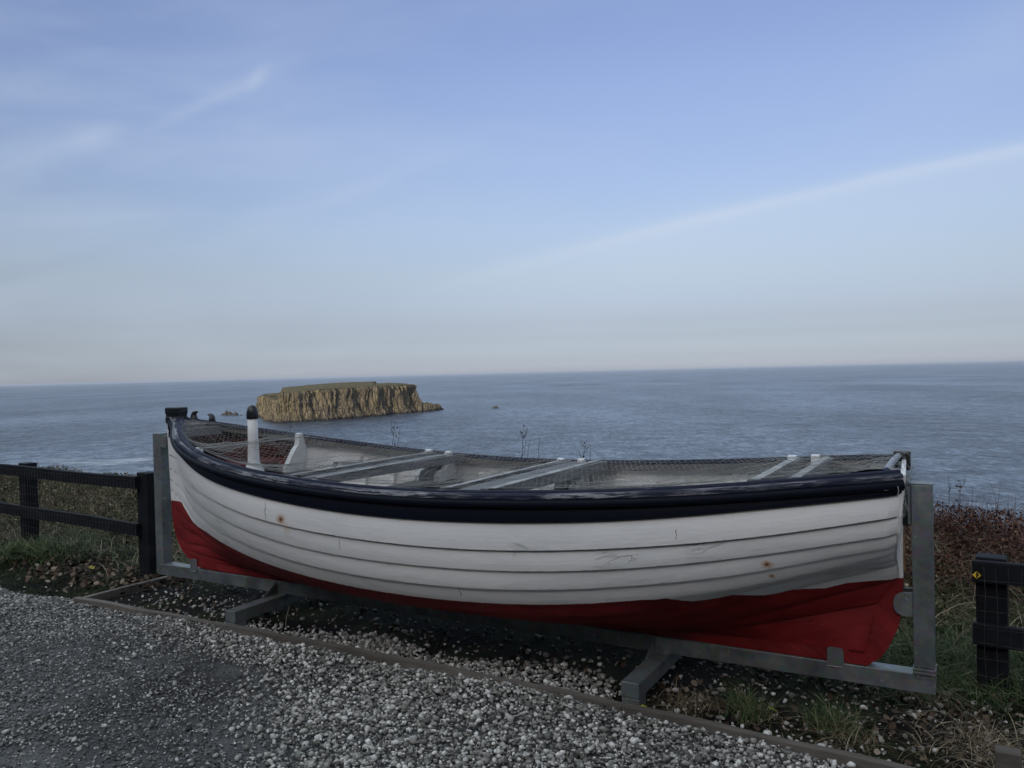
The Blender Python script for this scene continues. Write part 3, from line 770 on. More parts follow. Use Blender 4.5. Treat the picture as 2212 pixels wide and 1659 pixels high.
# stem, keel, sternpost: outline on the centre plane
outer = [(.150, 1.30), (.150, 1.20), (.155, 1.074), (.162, .919), (.171, .702), (.176, .634), (.190, .502), (.226, .411), (.272, .338), (.345, .278), (.456, .232), (.60, .222), (1.2, .219), (2.2, .218), (3.2, .218), (4.2, .218), (5.0, .219), (5.05, .255), (5.086, .309), (5.13, .411), (5.145, .49), (5.150, .585), (5.152, .631), (5.154, .835), (5.153, 1.003), (5.152, 1.12)]
inner = [(.215, 1.30), (.215, 1.20), (.220, 1.074), (.225, .919), (.235, .702), (.240, .634), (.26, .52), (.30, .44), (.35, .38), (.42, .33), (.50, .298), (.62, .292), (1.2, .280), (2.2, .276), (3.2, .276), (4.2, .282), (4.90, .292), (4.92, .335), (4.94, .40), (4.965, .46), (4.99, .52), (5.02, .585), (5.06, .631), (5.11, .835), (5.11, 1.003), (5.11, 1.12)]
def densify(pl, n=8):
    pl = np.array(pl); s = np.arange(len(pl)); t = np.linspace(0, len(pl) - 1, (len(pl) - 1) * n + 1)
    return np.stack([np.interp(t, s, pl[:, 0]), np.interp(t, s, pl[:, 1])], -1)
od, idn = densify(outer), densify(inner)
def spine(name, i0, i1, hw0, hw1):
    vs, fs, pk, wv = [], [], [], []
    n = i1 - i0
    for i in range(i0, i1):
        for (P, w) in ((od[i], hw0), (idn[i], hw1)):
            for s in (-1, 1):
                vs.append((P[0], s * w, P[1])); pk.append((P[0] * 1.3 + P[1], s * w * 4 + P[1] * 0.7, 0.2)); wv.append(P[1] - (.702 if P[0] < 1 else .634))
    for i in range(n - 1):
        a = i * 4; b = a + 4
        fs += [(a, b, b + 1, a + 1), (a + 1, b + 1, b + 3, a + 3), (a + 2, a + 3, b + 3, b + 2), (a, a + 2, b + 2, b)]
    fs += [(0, 1, 3, 2), ((n - 1) * 4, (n - 1) * 4 + 2, (n - 1) * 4 + 3, (n - 1) * 4 + 1)]
    o = mesh_py(name, vs, fs, MAT['hull'], boat)
    bm = bmesh.new(); bm.from_mesh(o.data); bmesh.ops.recalc_face_normals(bm, faces=bm.faces[:]); bm.to_mesh(o.data); bm.free()
    set_attr(o, 'plank', 'FLOAT_VECTOR', pk); set_attr(o, 'wl', 'FLOAT', wv); set_attr(o, 'strake_f', 'FLOAT', [1.0] * len(vs))
    return o
n8 = 8
spine('stem_post', 0, 10 * n8 + 1, .026, .036)
spine('keel', 10 * n8, 16 * n8 + 1, .044, .047)
spine('stern_post', 16 * n8, len(od), .030, .036)

# sweeps along the sheer
def frame_at(u):
    b, z = half_b(u); e = 0.01
    b2, z2 = half_b(u + e); b1, z1 = half_b(u - e)
    tu, tb = 2 * e, (b2 - b1); L = np.hypot(tu, tb)
    return b, z, -tb / L, tu / L        # outward normal in (u, |v|)
def sweep(name, prof, mat, u0=0.19, u1=5.162, dz=0.0, inset=0.0, n=160, sides=(-1, 1), closed=True, smooth=True, parent=None, pexp=1.5, bow_w=0.0):
    objs = []
    t = np.linspace(0, 1, n); U = u0 + (u1 - u0) * t ** pexp
    B, Z, nu, nb = frame_at(U)
    m_ = len(prof); vs, pk = [], []
    for side in sides:
        vs, pk, fs = [], [], []
        for i in range(n):
            acc = 0
            for j, (po, pz) in enumerate(prof):
                o_ = po - inset
                o_ *= 1 + bow_w * math.exp(-max(U[i] - .25, 0) / .45) * (o_ < -.015)
                vs.append((U[i] + nu[i] * o_ + float(ush(U[i], side)), side * max(B[i] + nb[i] * o_, 0.002), Z[i] + pz + dz))
                pk.append((U[i], j / (m_ - 1), side))
        for i in range(n - 1):
            for j in range(m_ if closed else m_ - 1):
                k = (j + 1) % m_
                fs.append((i * m_ + j, (i + 1) * m_ + j, (i + 1) * m_ + k, i * m_ + k))
        fs += [tuple(range(m_))[::-1], tuple((n - 1) * m_ + j for j in range(m_))]
        o = mesh_py(name, vs, fs, mat, parent or boat, smooth=False)
        bm = bmesh.new(); bm.from_mesh(o.data); bmesh.ops.recalc_face_normals(bm, faces=bm.faces[:]); bm.to_mesh(o.data); bm.free()
        set_attr(o, 'plank', 'FLOAT_VECTOR', pk)
        objs.append(o)
    return objs
# cap with a rounded bead on its inner half; profile runs inner -> outer for the wear mask
cap_prof = [(-.064, -.013), (-.064, -.004), (-.060, -.001), (-.052, .000)]
for k in range(9):
    a = PI - PI * k / 8
    cap_prof.append((-.038 + .0125 * math.cos(a), .000 + .0125 * math.sin(a)))
cap_prof += [(-.021, -.001), (-.012, -.002), (-.004, -.003), (.001, -.010), (.001, -.026)]
sweep('gunwale', cap_prof, MAT['rail'], bow_w=.75)
rub = [(-.020, -.028)]
for k in range(9):
    a = PI / 2 - PI * k / 8
    rub.append((-.004 + .020 * math.cos(a), -.050 + .022 * math.sin(a)))
rub += [(-.012, -.074), (-.010, -.082), (-.022, -.084)]
sweep('rubbing_strake', rub, MAT['black'])
sweep('inwale', [(-.052, -.0145), (-.052, -.052), (-.066, -.052), (-.066, -.0145)], MAT['inwale_wood'], u0=0.35, u1=5.02)
# stem head block with its carved bands
mb = MB()
mb.box(.146, .305, -.044, .044, 1.350, 1.404, .010)
mb.box(.152, .300, -.038, .038, 1.330, 1.354, .004)
mb.box(.147, .308, -.042, .042, 1.282, 1.334, .009)
mb.box(.162, .345, -.036, .036, 1.232, 1.286, .008)
mb.box(.200, .400, -.030, .030, 1.205, 1.240, .008)
mb.build('stem_head', MAT['dark_paint'], boat)
# breasthook
bq = [(float(u), float(half_b(u)[0]) - .05) for u in np.linspace(.24, .44, 8)]
mb = MB(); mb.prism([(u, -max(b, .012)) for u, b in bq] + [(u, max(b, .012)) for u, b in bq[::-1]], 'z', 1.258, 1.282)
mb.build('breasthook', MAT['grey_paint'], boat)
# two curved horns of the fairlead on the far rail
def horn(u, mir):
    b, z = half_b(u); pts = []; rad = []
    for k in range(9):
        a = k / 8
        x = mir * (-.020 * math.sin(a * 2.4) + .062 * a * a * 0.9)
        pts.append((u + x, float(b) - .045, float(z) + .000 + .064 * math.sin(a * 1.75))); rad.append(.027 * (1 - a) ** 0.6 + .002)
    mb = MB(); mb.tube(pts, rad, 8); return mb.build('fairlead_horn', MAT['dark_paint'], boat, True)
horn(.335, 1); horn(.430, -1)
# bow beam and cross boards
def cross_board(u, ztop, hgt, th, mat, edge=None, skew=0.0, name='cross_board'):
    b = float(half_b(u)[0]) - .085
    mb = MB(); vs = []
    prof = [(-th / 2, 0), (th / 2, 0), (th / 2, hgt), (-th / 2, hgt)]
    n = 10
    for i in range(n + 1):
        y = -b + 2 * b * i / n
        for (x, z) in prof: vs.append((u + x + skew * (y / b) * .5, y, ztop - hgt + z))
    fs = [tuple(range(4))[::-1], tuple(n * 4 + j for j in range(4))]
    for i in range(n):
        for j in range(4): fs.append((i * 4 + j, i * 4 + (j + 1) % 4, (i + 1) * 4 + (j + 1) % 4, (i + 1) * 4 + j))
    mb.add(vs, fs); o = mb.build(name, MAT[mat], boat)
    # paler strip along the top edge
    e = MB(); e.box(u - th / 2 + .002, u + th / 2 - .002, -b, b, ztop + .002, ztop + .006)
    if edge: e.build('board_edge', MAT[edge], o)
    return o
cross_board(.500, 1.250, .055, .030, 'grey_paint', 'pale_board', name='bow_beam')
mb = MB(); b_ = float(half_b(1.085)[0]) - .085; mb.tube([(1.085, -b_, 1.160), (1.085, 0, 1.157), (1.085, b_, 1.160)], .0035, 6); mb.build('cross_rope', MAT['pale_board'], boat)
cross_board(2.075, 1.048, .048, .030, 'grey_paint', 'pale_board', .06)
cross_board(2.270, 1.043, .052, .030, 'grey_paint', 'pale_board', .14)
cross_board(3.135, 1.028, .050, .030, 'grey_paint', 'pale_board', .08)
cross_board(3.375, 1.032, .056, .046, 'grey_paint', 'pale_board', .08)
cross_board(4.610, 1.108, .060, .042, 'grey_paint', 'pale_board', .03)
cross_board(4.770, 1.118, .060, .042, 'grey_paint', 'pale_board', .03)
def top_plank(u0, u1, z):
    b = float(half_b((u0 + u1) / 2)[0]) - .09
    mb = MB(); mb.box(u0, u1, -b, b, z - .030, z, .003); return mb.build('thwart', MAT['grey_paint'], boat)
# thwarts, knees
def inner_b(u, z):
    """inner half breadth of the planking at height z"""
    bs_ = [np.interp(u, r[0], r[1]) for r in ROWS]; zs_ = [np.interp(u, r[0], r[2]) for r in ROWS]
    return float(np.interp(z, zs_[::-1], bs_[::-1])) - .012
def thwart(u0, u1, z, mat):
    mb = MB(); n = 6; pts = []
    us2 = np.linspace(u0, u1, n)
    poly = [(u, -inner_b(u, z) + .004) for u in us2] + [(u, inner_b(u, z) - .004) for u in us2[::-1]]
    mb.prism(poly, 'z', z - .032, z); return mb.build('thwart', MAT[mat], boat)
top_plank(2.118, 2.225, 1.036); top_plank(3.18, 3.32, 1.022)
thwart(.86, 1.20, .905, 'dark_paint')
thwart(2.02, 2.30, .862, 'dark_paint'); thwart(3.08, 3.36, .835, 'dark_paint'); thwart(4.56, 4.80, .93, 'pale_board')
thwart(4.93, 5.10, .975, 'pale_board')
def knee(u, side, zth):
    b, z = map(float, half_b(u)); zt = z + .022
    bi = b - .078
    if side < 0: zt -= .024
    P = [(bi, zt), (bi - .012, zt + .004), (bi - .040, zt), (bi - .044, zt - .050), (bi - .050, zt - .085), (bi - .085, zt - .115),
         (bi - .150, zth + .070), (bi - .175, zth + .040), (bi - .175, zth + .002), (inner_b(u, zth), zth + .002), (inner_b(u, zt - .12), zt - .12), (bi + .010, zt - .035), (bi, zt - .034)]
    mb = MB(); mb.prism([(side * y, zz) for y, zz in P], 'x', u - .021, u + .021)
    o = mb.build('knee', MAT['white_wood'], boat)
    bm = bmesh.new(); bm.from_mesh(o.data); bmesh.ops.triangulate(bm, faces=[f for f in bm.faces if len(f.verts) > 4]); bm.to_mesh(o.data); bm.free()
for u, zt in ((1.02, .905), (2.06, .862), (2.225, .862), (3.115, .835), (3.265, .835), (4.59, .93), (4.715, .93)):
    for s in (-1, 1): knee(u, s, zt)
# ribs on the inside of the planking
def rib(u, side):
    zs0 = float(half_b(u)[1]) - .108
    zz = np.linspace(zs0, .36, 16); mb = MB(); vs = []; fs = []
    for z in zz:
        y = inner_b(u, z) - .006
        for (du, dy) in ((-.017, 0), (.017, 0), (.017, -.020), (-.017, -.020)): vs.append((u + du, side * max(y + dy, .01), z))
    for i in range(15):
        for j in range(4): fs.append((i * 4 + j, i * 4 + (j + 1) % 4, (i + 1) * 4 + (j + 1) % 4, (i + 1) * 4 + j))
    fs += [(0, 1, 2, 3), (60, 61, 62, 63)]
    mb.add(vs, fs); mb.build('rib', MAT['inner_white'], boat)
for u in (.66, 1.30, 1.50, 1.72, 1.90, 2.46, 2.70, 2.90, 3.50, 3.72, 3.93, 4.02, 4.22, 4.30):
    for s in (-1, 1): rib(u, s)
# raised pads below the inwale for the rowlocks
def pad(u0, u1, side):
    mb = MB()
    for (a, b, d0, d1) in ((u0, u1, .112, .150), (u0, u0 + .035, .152, .24), (u1 - .035, u1, .152, .24)):
        z1 = float(half_b((a + b) / 2)[1])
        vs = []
        for uu in (a, b):
            for dd in (d0, d1):
                z = z1 - dd; y = inner_b(uu, z)
                vs += [(uu, side * (y + .004), z), (uu, side * (y - .032), z)]
        mb.add(vs, [(0, 1, 3, 2), (4, 6, 7, 5), (0, 4, 5, 1), (2, 3, 7, 6), (0, 2, 6, 4), (1, 5, 7, 3)])
    mb.build('rowlock_pad', MAT['white_wood'], boat)
for s in (-1, 1):
    pad(1.22, 1.46, s); pad(2.45, 2.74, s); pad(3.48, 3.76, s)
# bottom boards and red forward locker
mb = MB(); U = np.linspace(.75, 4.9, 30)
mb.prism([(u, -inner_b(u, .50) * .8) for u in U] + [(u, inner_b(u, .50) * .8) for u in U[::-1]], 'z', .50, .52)
mb.build('bottom_boards', MAT['dark_paint'], boat)
mb = MB(); U = np.linspace(.45, .86, 8)
mb.prism([(u, -inner_b(u, .98) + .004) for u in U] + [(u, inner_b(u, .98) - .004) for u in U[::-1]], 'z', .93, .985)
mb.build('forward_locker', MAT['interior_red'], boat)
mb = MB()
for z0 in (.93, 1.0):
    pass
for s in (-1, 1):
    U = np.linspace(.70, 1.0, 10); vs = []
    for u in U:
        for z in (.925, 1.0): y = inner_b(u, z) - .010; vs += [(u, s * y, z), (u, s * (y - .012), z)]
    fs = []
    mb = MB()
    for i in range(9):
        a, b = i * 4, i * 4 + 4
        fs += [(a, b, b + 2, a + 2), (a + 1, a + 3, b + 3, b + 1), (a, a + 1, b + 1, b), (a + 2, b + 2, b + 3, a + 3)]
    mb.add(vs, fs); mb.build('red_riser', MAT['interior_red'], boat)
# samson post with black cap
mb = MB(); prof = [(.062, .906), (.071, .920), (.070, .962), (.052, .992), (.041, 1.02), (.038, 1.10), (.0355, 1.20), (.034, 1.325)]
pts = [(1.03, 0, z) for _, z in prof]; mb.tube(pts, [r for r, _ in prof], 14)
sp_ = mb.build('samson_post', MAT['white_wood'], boat, True)
mb = MB(); prof = [(.0395, 1.322), (.0415, 1.330), (.0415, 1.352), (.039, 1.375), (.032, 1.398), (.020, 1.413), (.006, 1.419)]
mb.tube([(1.03, 0, z) for _, z in prof], [r for r, _ in prof], 14)
mb.build('post_cap', MAT['dark_paint'], sp_, True)
# stern: black corner posts at the ends of the rails, iron plate, exposed timber
be, ze = map(float, half_b(U_END))
mb = MB(); mb.box(U_END - .03, U_END + .045, be - .085, be - .02, ze - .06, ze + .032, .006); mb.build('quarter_block', MAT['dark_paint'], boat)
mb = MB()
vs = []
for i in range(11):
    y = -be + .05 + (2 * be - .10) * i / 10
    vs.append((U_END - .008, y, ze + .004 + .010 * (1 - (y / be) ** 2)))
mb.tube(vs, .015, 10); mb.build('wrapped_rail', MAT['rope'], boat, True)
mb = MB(); mb.box(U_END + .030, U_END + .060, -.020, .045, .87, 1.06, .003); mb.build('rudder_fitting', MAT['dark_paint'], boat)
simple('bare_wood', (0.22, 0.12, 0.05), (0.40, 0.27, 0.14), 20, 0.8, 0, 0.4, 0.003, stretch=(1, 1, 0.15))
mb = MB(); mb.box(5.1525, 5.160, -.010, .022, .66, .84, .002); mb.build('worn_post_edge', MAT['bare_wood'], boat)

# ------------------------------------------------------------------ CRADLE
cradle = empty('boat_cradle', ORG, ANG)
tag(cradle, 'galvanised box-steel cradle with an upright at each end of the boat', 'stand')
T = .085
mb = MB(); mb.box(0, 5.276, -.045, .040, .130, .214, .004); mb.build('long_beam', MAT['steel'], cradle)
mb = MB(); mb.box(0, T, -.044, .039, .215, 1.206, .004); lp = mb.build('upright', MAT['steel'], cradle)
mb = MB(); mb.box(5.190, 5.275, -.046, .041, .243, 1.060, .004); rp = mb.build('upright', MAT['steel'], cradle)
mb = MB(); mb.box(5.186, 5.279, -.055, .050, .216, .228, .002); mb.box(5.186, 5.279, -.055, .050, .230, .242, .002); mb.build('base_plate', MAT['steel'], rp)
mb = MB(); mb.box(5.188, 5.277, -.048, .043, 1.061, 1.067, .002); mb.build('end_cap', MAT['steel'], rp)
mb = MB()
for x in (5.205, 5.262):
    mb = MB(); mb.tube([(x, -.0505, .200), (x, -.0505, .214)], .007, 6); mb.build('bolt', MAT['steel'], rp)
def dplate(u0, u1, z0, z1, y0, y1, r, parent, name='support_pad', round_left=True):
    P = []
    if not round_left:
        P = [(u1, z0), (u1, z1)] + [(u0 + r + r * math.cos(PI / 2 + PI / 2 * k / 7), z1 - r + r * math.sin(PI / 2 + PI / 2 * k / 7)) for k in range(8)] + [(u0 + r + r * math.cos(PI + PI / 2 * k / 7), z0 + r + r * math.sin(PI + PI / 2 * k / 7)) for k in range(8)]
    for (cx, cz, a0) in () if not round_left else ((u1 - r, z1 - r, 0), (u0 + r, z1 - r, PI / 2), (u0 + r, z0 + r, PI), (u1 - r, z0 + r, 3 * PI / 2)):
        for k in range(6):
            a = a0 + PI / 2 * k / 5; P.append((cx + r * math.cos(a), cz + r * math.sin(a)))
    mb = MB(); mb.prism([(p[0], p[1]) for p in P], 'y', y0, y1); return mb.build(name, MAT['steel'], parent)
dplate(.086, .148, 1.100, 1.190, -.042, -.030, .014, lp)
dplate(.086, .148, 1.100, 1.190, .028, .040, .014, lp)
dplate(5.112, 5.1895, .470, .575, -.050, -.040, .045, rp, round_left=False)
dplate(5.112, 5.1895, .470, .575, .036, .046, .045, rp, round_left=False)
mb = MB(); mb.box(5.176, 5.1885, -.040, .036, .88, 1.05, .002); mb.build('backing_plate', MAT['steel'], rp)
for u in (.43, 4.862):          # keel tabs both sides of the keel
    for y0, y1 in ((-.0505, -.0455), (.0405, .0455)):
        dplate(u - .036, u + .036, .195, .285, y0, y1, .016, cradle, 'keel_tab')
for u in (1.305, 4.012):
    c = MB(); c.box(u - .045, u + .045, -.485, .60, .052, .127, .004); cb = c.build('cross_beam', MAT['steel'], cradle)
    for y0, y1 in ((-.484, -.392), (.512, .599)):
        f_ = MB(); f_.box(u - .044, u + .044, y0, y1, -.03, .0505, .003); f_.build('foot', MAT['steel'], cb)
    for s in (-1, 1):
        g = MB(); g.prism([(s * .0455 - (.002 if s > 0 else .0), .205), (s * .0455, .1285), (s * .175, .1285)], 'x', u - .040, u - .034); g.build('gusset', MAT['steel'], cradle)

# weld beads where the cradle's members meet
def weld(pts, parent=cradle):
    mb = MB(); P = [Vector(p) for p in pts]; Q = []
    for a, b in zip(P[:-1], P[1:]):
        n = max(2, int((b - a).length / .006))
        Q += [a.lerp(b, i / n) + Vector((random.uniform(-.0012, .0012),) * 3) for i in range(n)]
    mb.tube([q[:] for q in Q + [P[-1]]], [.0030 + .0010 * math.sin(i * 2.3) for i in range(len(Q) + 1)], 5); mb.build('weld_bead', MAT['steel'], parent)
weld([(.086, -.044, .2155), (.086, .039, .2155)])
weld([(0.004, -.0462, .134), (.084, -.0462, .212)])
for u in (1.305, 4.012):
    weld([(u - .045, -.0462, .1295), (u + .045, -.0462, .1295)])
    weld([(u - .037, -.0475, .200), (u - .037, -.0475, .131), (u - .037, -.172, .129)])
for u in (.43, 4.862): weld([(u - .034, -.0515, .196), (u + .034, -.0515, .196)])
# ------------------------------------------------------------------ NET over the boat
def net_surface(u, w):
    """w in -1..1 across the boat"""
    b, z = half_b(u); b = b - .075
    bars = np.array([.50, 1.085, 2.075, 2.27, 3.135, 3.375, 4.61, 4.77, 5.10])
    d = np.min(np.abs(u[..., None] - bars), axis=-1)
    gap = np.interp(u, [.3, .6, .8, 1.0, 1.25, 1.6, 1.9, 2.17, 2.3, 2.7, 3.1, 3.25, 3.4, 4.0, 4.6, 4.7, 4.8, 5.0, 5.12],
                    [0, .05, .12, .04, .14, .07, .05, .02, .03, .05, .02, .02, .03, .06, .02, .02, .03, .05, .0])
    sag = gap * (1 - w ** 2) * np.clip(d / .25, 0, 1)
    zz = z + .018 - sag
    wob = .004 * np.sin(u * 31 + w * 9) + .005 * np.sin(u * 13 - w * 17)
    return np.stack([u, b * w, zz + wob * (1 - w ** 2)], -1)
def net():
    cell = .015
    nu_ = int((5.10 - .36) / cell); segs = []
    # diamond meshes; coarser towards the bow
    us_ = .36 + (5.10 - .36) * (np.linspace(0, 1, nu_) ** 1.12)
    nw = 38
    wi = np.linspace(-1, 1, nw)
    Ug, Wg = np.meshgrid(us_, wi, indexing='ij')
    jit = rng.normal(0, 1, Ug.shape + (2,))
    Ug = Ug + jit[..., 0] * .0035; Wg = np.clip(Wg + jit[..., 1] * .004, -1, 1)
    P = net_surface(Ug.clip(.31, 5.12), Wg)
    P[..., 2] += rng.normal(0, .0018, Ug.shape)
    par = (np.arange(nu_)[:, None] + np.arange(nw)[None]) % 2
    E = []
    for du, dw in ((1, 1), (1, -1)):
        for i in range(nu_ - 1):
            for j in range(nw):
                j2 = j + dw
                if 0 <= j2 < nw and par[i, j] == 0:
                    # drop some meshes near the bow: larger, torn openings
                    uu = Ug[i, j]
                    if uu < 1.35 and (i % 2 == 0 or j % 2 == 0) and rng.random() < .72: continue
                    E.append((P[i, j], P[i + 1, j2]))
        for i in range(1, nu_):
            for j in range(nw):
                j2 = j + dw
                if 0 <= j2 < nw and par[i, j] == 0:
                    uu = Ug[i, j]
                    if uu < 1.35 and (i % 2 == 0 or j % 2 == 0) and rng.random() < .72: continue
                    E.append((P[i, j], P[i - 1, j2]))
    # edge ropes
    for w in (-1, 1):
        uu = np.linspace(.36, 5.1, 200); Q = net_surface(uu, np.full(200, float(w)))
        for k in range(199): E.append((Q[k], Q[k + 1]))
    # long slack strands at the bow
    for k in range(70):
        ua = rng.uniform(.42, 1.35); ub = ua + rng.uniform(-.25, .35); wa, wb = rng.uniform(-1, 1), rng.uniform(-1, 1)
        ts = np.linspace(0, 1, 9); uu = np.clip(ua + (ub - ua) * ts, .35, 5); ww = wa + (wb - wa) * ts
        Q = net_surface(uu, ww); Q[:, 2] -= .05 * rng.random() * np.sin(ts * PI)
        for i in range(8): E.append((Q[i], Q[i + 1]))
    E = np.array(E)            # (n,2,3)
    r = .00068
    a, b = E[:, 0], E[:, 1]; t = b - a; t /= np.linalg.norm(t, axis=1, keepdims=True) + 1e-9
    n1 = np.cross(t, np.array([0, 0, 1.0])); n1 /= np.linalg.norm(n1, axis=1, keepdims=True) + 1e-9; n2_ = np.cross(t, n1)
    dirs = [n1, -.5 * n1 + .866 * n2_, -.5 * n1 - .866 * n2_]
    V_ = np.stack([a + d * r for d in dirs] + [b + d * r for d in dirs], 1)   # n,6,3
    base = (np.arange(len(E)) * 6)[:, None]
    Fc = np.concatenate([base + np.array([[k, (k + 1) % 3, (k + 1) % 3 + 3, k + 3]]) for k in range(3)])
    o = mesh_np('fishing_net', V_.reshape(-1, 3), [Fc], MAT['twine'])
    o.location = ORG; o.rotation_euler = (0, 0, ANG)
    tag(o, 'pale fishing net stretched over the open top of the white boat', 'net')
    return o
netobj = net()
# tangled end of the net hanging over the stern (a part of the net)
mb = MB()
for k in range(90):
    y = random.uniform(-.32, .34); z = ze + random.uniform(-.10, .03)
    p = Vector((U_END + random.uniform(.0, .03), y, z)); d = Vector((random.uniform(-.2, .5), random.uniform(-1, 1), random.uniform(-1.2, .4)))
    pts = [p.copy()]
    for i in range(7):
        d += Vector((random.uniform(-.9, .8), random.uniform(-.9, .9), random.uniform(-1.0, .5))) * .9
        d.normalize(); p = p + d * .022; p.x = max(p.x, U_END - .01); p.x = min(p.x, U_END + .06); pts.append(p.copy())
    mb.tube([q[:] for q in pts], .0012, 3, False)
for k in range(5):
    y = random.uniform(-.30, -.1); p = Vector((U_END + .03, y, ze - .07)); pts = [p.copy()]
    for i in range(6): p = p + Vector((random.uniform(-.006, .01), random.uniform(-.01, .01), -.022)); pts.append(p.copy())
    mb.tube([q[:] for q in pts], .0013, 3, False)
mb.build('net_tangle', MAT['tangle'], netobj)

# ------------------------------------------------------------------ TIMBER EDGING
simple('edging_wood', (0.085, 0.072, 0.060), (0.16, 0.14, 0.12), 7, 0.9, 0, 0.6, 0.006, stretch=(0.25, 1, 1))
edg = empty('timber_edging', ORG, ANG); tag(edg, 'low weathered timber boards edging the bed under the boat', 'edging')
def board(pts, th, zt, zb, name='edging_board'):
    """pts: list of (u, v(keel-based), ztop offset)"""
    vs, fs = [], []
    P = [Vector((p[0], p[1], 0)) for p in pts]
    for i, p in enumerate(P):
        t = (P[min(i + 1, len(P) - 1)] - P[max(i - 1, 0)]).normalized(); nrm = Vector((-t.y, t.x, 0)) * th / 2
        z1 = zt + pts[i][2]
        for q, z in ((p - nrm, zb), (p + nrm, zb), (p + nrm, z1), (p - nrm, z1)): vs.append((q.x, q.y, z))
    for i in range(len(P) - 1):
        for j in range(4): fs.append((i * 4 + j, i * 4 + (j + 1) % 4, (i + 1) * 4 + (j + 1) % 4, (i + 1) * 4 + j))
    fs += [(0, 1, 2, 3), tuple((len(P) - 1) * 4 + j for j in range(4))]
    mb = MB(); mb.add(vs, fs); return mb.build(name, MAT['edging_wood'], edg)
def eline(u): return float(np.interp(u, [-.2, 1.2, 2.5, 3.9, 5.0, 6.0], [-.5725, -.552, -.565, -.585, -.655, -.75]))
def eboard(a, b, z0, z1):
    U = np.linspace(a, b, 14)
    board([(u, eline(u), z0 + (z1 - z0) * (u - a) / (b - a) + .003 * math.sin(u * 9)) for u in U], .045, .0, -.06)
eboard(-.185, 1.22, .068, .064); eboard(1.224, 2.62, .068, .072); eboard(2.624, 4.02, .074, .066); eboard(4.024, 5.9, .068, .066)
board([(-.163, -.548, .055), (-.158, -.2, .055), (-.150, .16, .05), (-.14, .55, .04)], .045, 0, -.06)
# stake in the corner of the picture
stake = empty('wooden_stake', (1.86, 3.10, 0), ANG)
tag(stake, 'short weathered wooden stake in the ground near the right fence', 'stake')
mb = MB(); mb.box(-.030, .058, -.03, .04, -.05, .105, .005); mb.build('stake_body', MAT['edging_wood'], stake)

# ------------------------------------------------------------------ FENCES
m = NM('black_fence_paint', 0.7, 0, 0.2)
fn1 = m.noise(9, 6, 0.7, m.mapped((0.5, 0.5, 1)))
m.color(m.ramp(fn1, [(0.35, (0.005, 0.006, 0.009)), (0.6, (0.012, 0.013, 0.018)), (0.8, (0.04, 0.039, 0.038))])); m.bump(m.noise(40, 5, 0.7, m.mapped((0.3, 1, 1))), 0.6, 0.004)
MAT['fence'] = m.m
simple('wire', (0.06, 0.065, 0.07), (0.11, 0.11, 0.11), 20, 0.5, 0.6, 0.0)
def fence(p0, direction, length, posts, zt, zm, label, up, name='fence', meshz=.80):
    ang = math.atan2(direction[1], direction[0])
    F_ = empty(name, (p0[0], p0[1], 0), ang); tag(F_, label, 'fence', 'black timber fences either side of the boat')
    for k, (x, w, zp) in enumerate(posts):
        mb = MB(); mb.box(x - w / 2, x + w / 2, 0, .11, -.25, zp, .006)
        mb.build('post', MAT['fence'], F_)
    for z in (zt, zm):
        mb = MB(); a, b = up
        # slightly uneven plank
        vs, fs = [], []; n = 12
        for i in range(n + 1):
            x = a + (b - a) * i / n; dz = .004 * math.sin(x * 3 + z * 9)
            for (y, zz) in ((-.042, z - .10), (-.002, z - .10), (-.002, z - .004), (-.010, z), (-.036, z), (-.042, z - .005)):
                vs.append((x, y, zz + dz))
        for i in range(n):
            for j in range(6): fs.append((i * 6 + j, i * 6 + (j + 1) % 6, (i + 1) * 6 + (j + 1) % 6, (i + 1) * 6 + j))
        fs += [tuple(range(6)), tuple(n * 6 + j for j in range(6))]
        mb.add(vs, fs); mb.build('rail', MAT['fence'], F_)
    a, b = up; segs = []
    x = a
    while x <= b: segs.append(((x, -.0455, .02), (x, -.0455, meshz))); x += .05
    z = .05
    while z <= meshz + .001: segs.append(((a, -.0455, z), (b, -.0455, z))); z += .075
    V_, F2 = [], []
    for (p, q) in segs:
        p, q = Vector(p), Vector(q); bse = len(V_); n = max(2, int((q - p).length / .12))
        r = .0014
        for i in range(n + 1):
            c = p.lerp(q, i / n) + Vector((.004 * math.sin(i * 1.7 + p.x * 23), .003 * math.sin(i * 1.3 + p.x * 9), .005 * math.sin(i + p.x * 7 + p.z * 31)))
            if abs(q.z - p.z) < .01: off = [(0, r, 0), (0, -r * .5, r * .87), (0, -r * .5, -r * .87)]
            else: off = [(r, 0, 0), (-r * .5, r * .87, 0), (-r * .5, -r * .87, 0)]
            for o_ in off: V_.append((c.x + o_[0], c.y + o_[1], c.z + o_[2]))
        for i in range(n):
            for j in range(3): F2.append((bse + i * 3 + j, bse + i * 3 + (j + 1) % 3, bse + (i + 1) * 3 + (j + 1) % 3, bse + (i + 1) * 3 + j))
    mesh_py('wire_mesh', V_, F2, MAT['wire'], F_)
    return F_
pB, pA = Vector((-4.69, 7.71)), Vector((-3.03, 6.56))
dl = (pA - pB).normalized()
st0 = pB - dl * 2.2
LL = (pA - st0).length
fence((st0.x, st0.y), dl, LL, [(0.1, .14, .85), (2.2, .14, .85), (LL + .015, .15, .862)], .83, .455,
      'black timber rail fence with wire mesh left of the boat', (-.3, LL - .01))
pR = Vector((2.235, 3.815)); dr = Vector((DU.x, DU.y))
dr = (Vector((math.cos(math.radians(-34)), math.sin(math.radians(-34)))))
fR = fence((pR.x - dr.x * .07, pR.y - dr.y * .07), dr, 2.0, [(.075, .128, .672), (1.6, .14, .68)], .662, .365,
      'black timber rail fence with wire mesh right of the boat', (0.0, 2.4), meshz=.64)
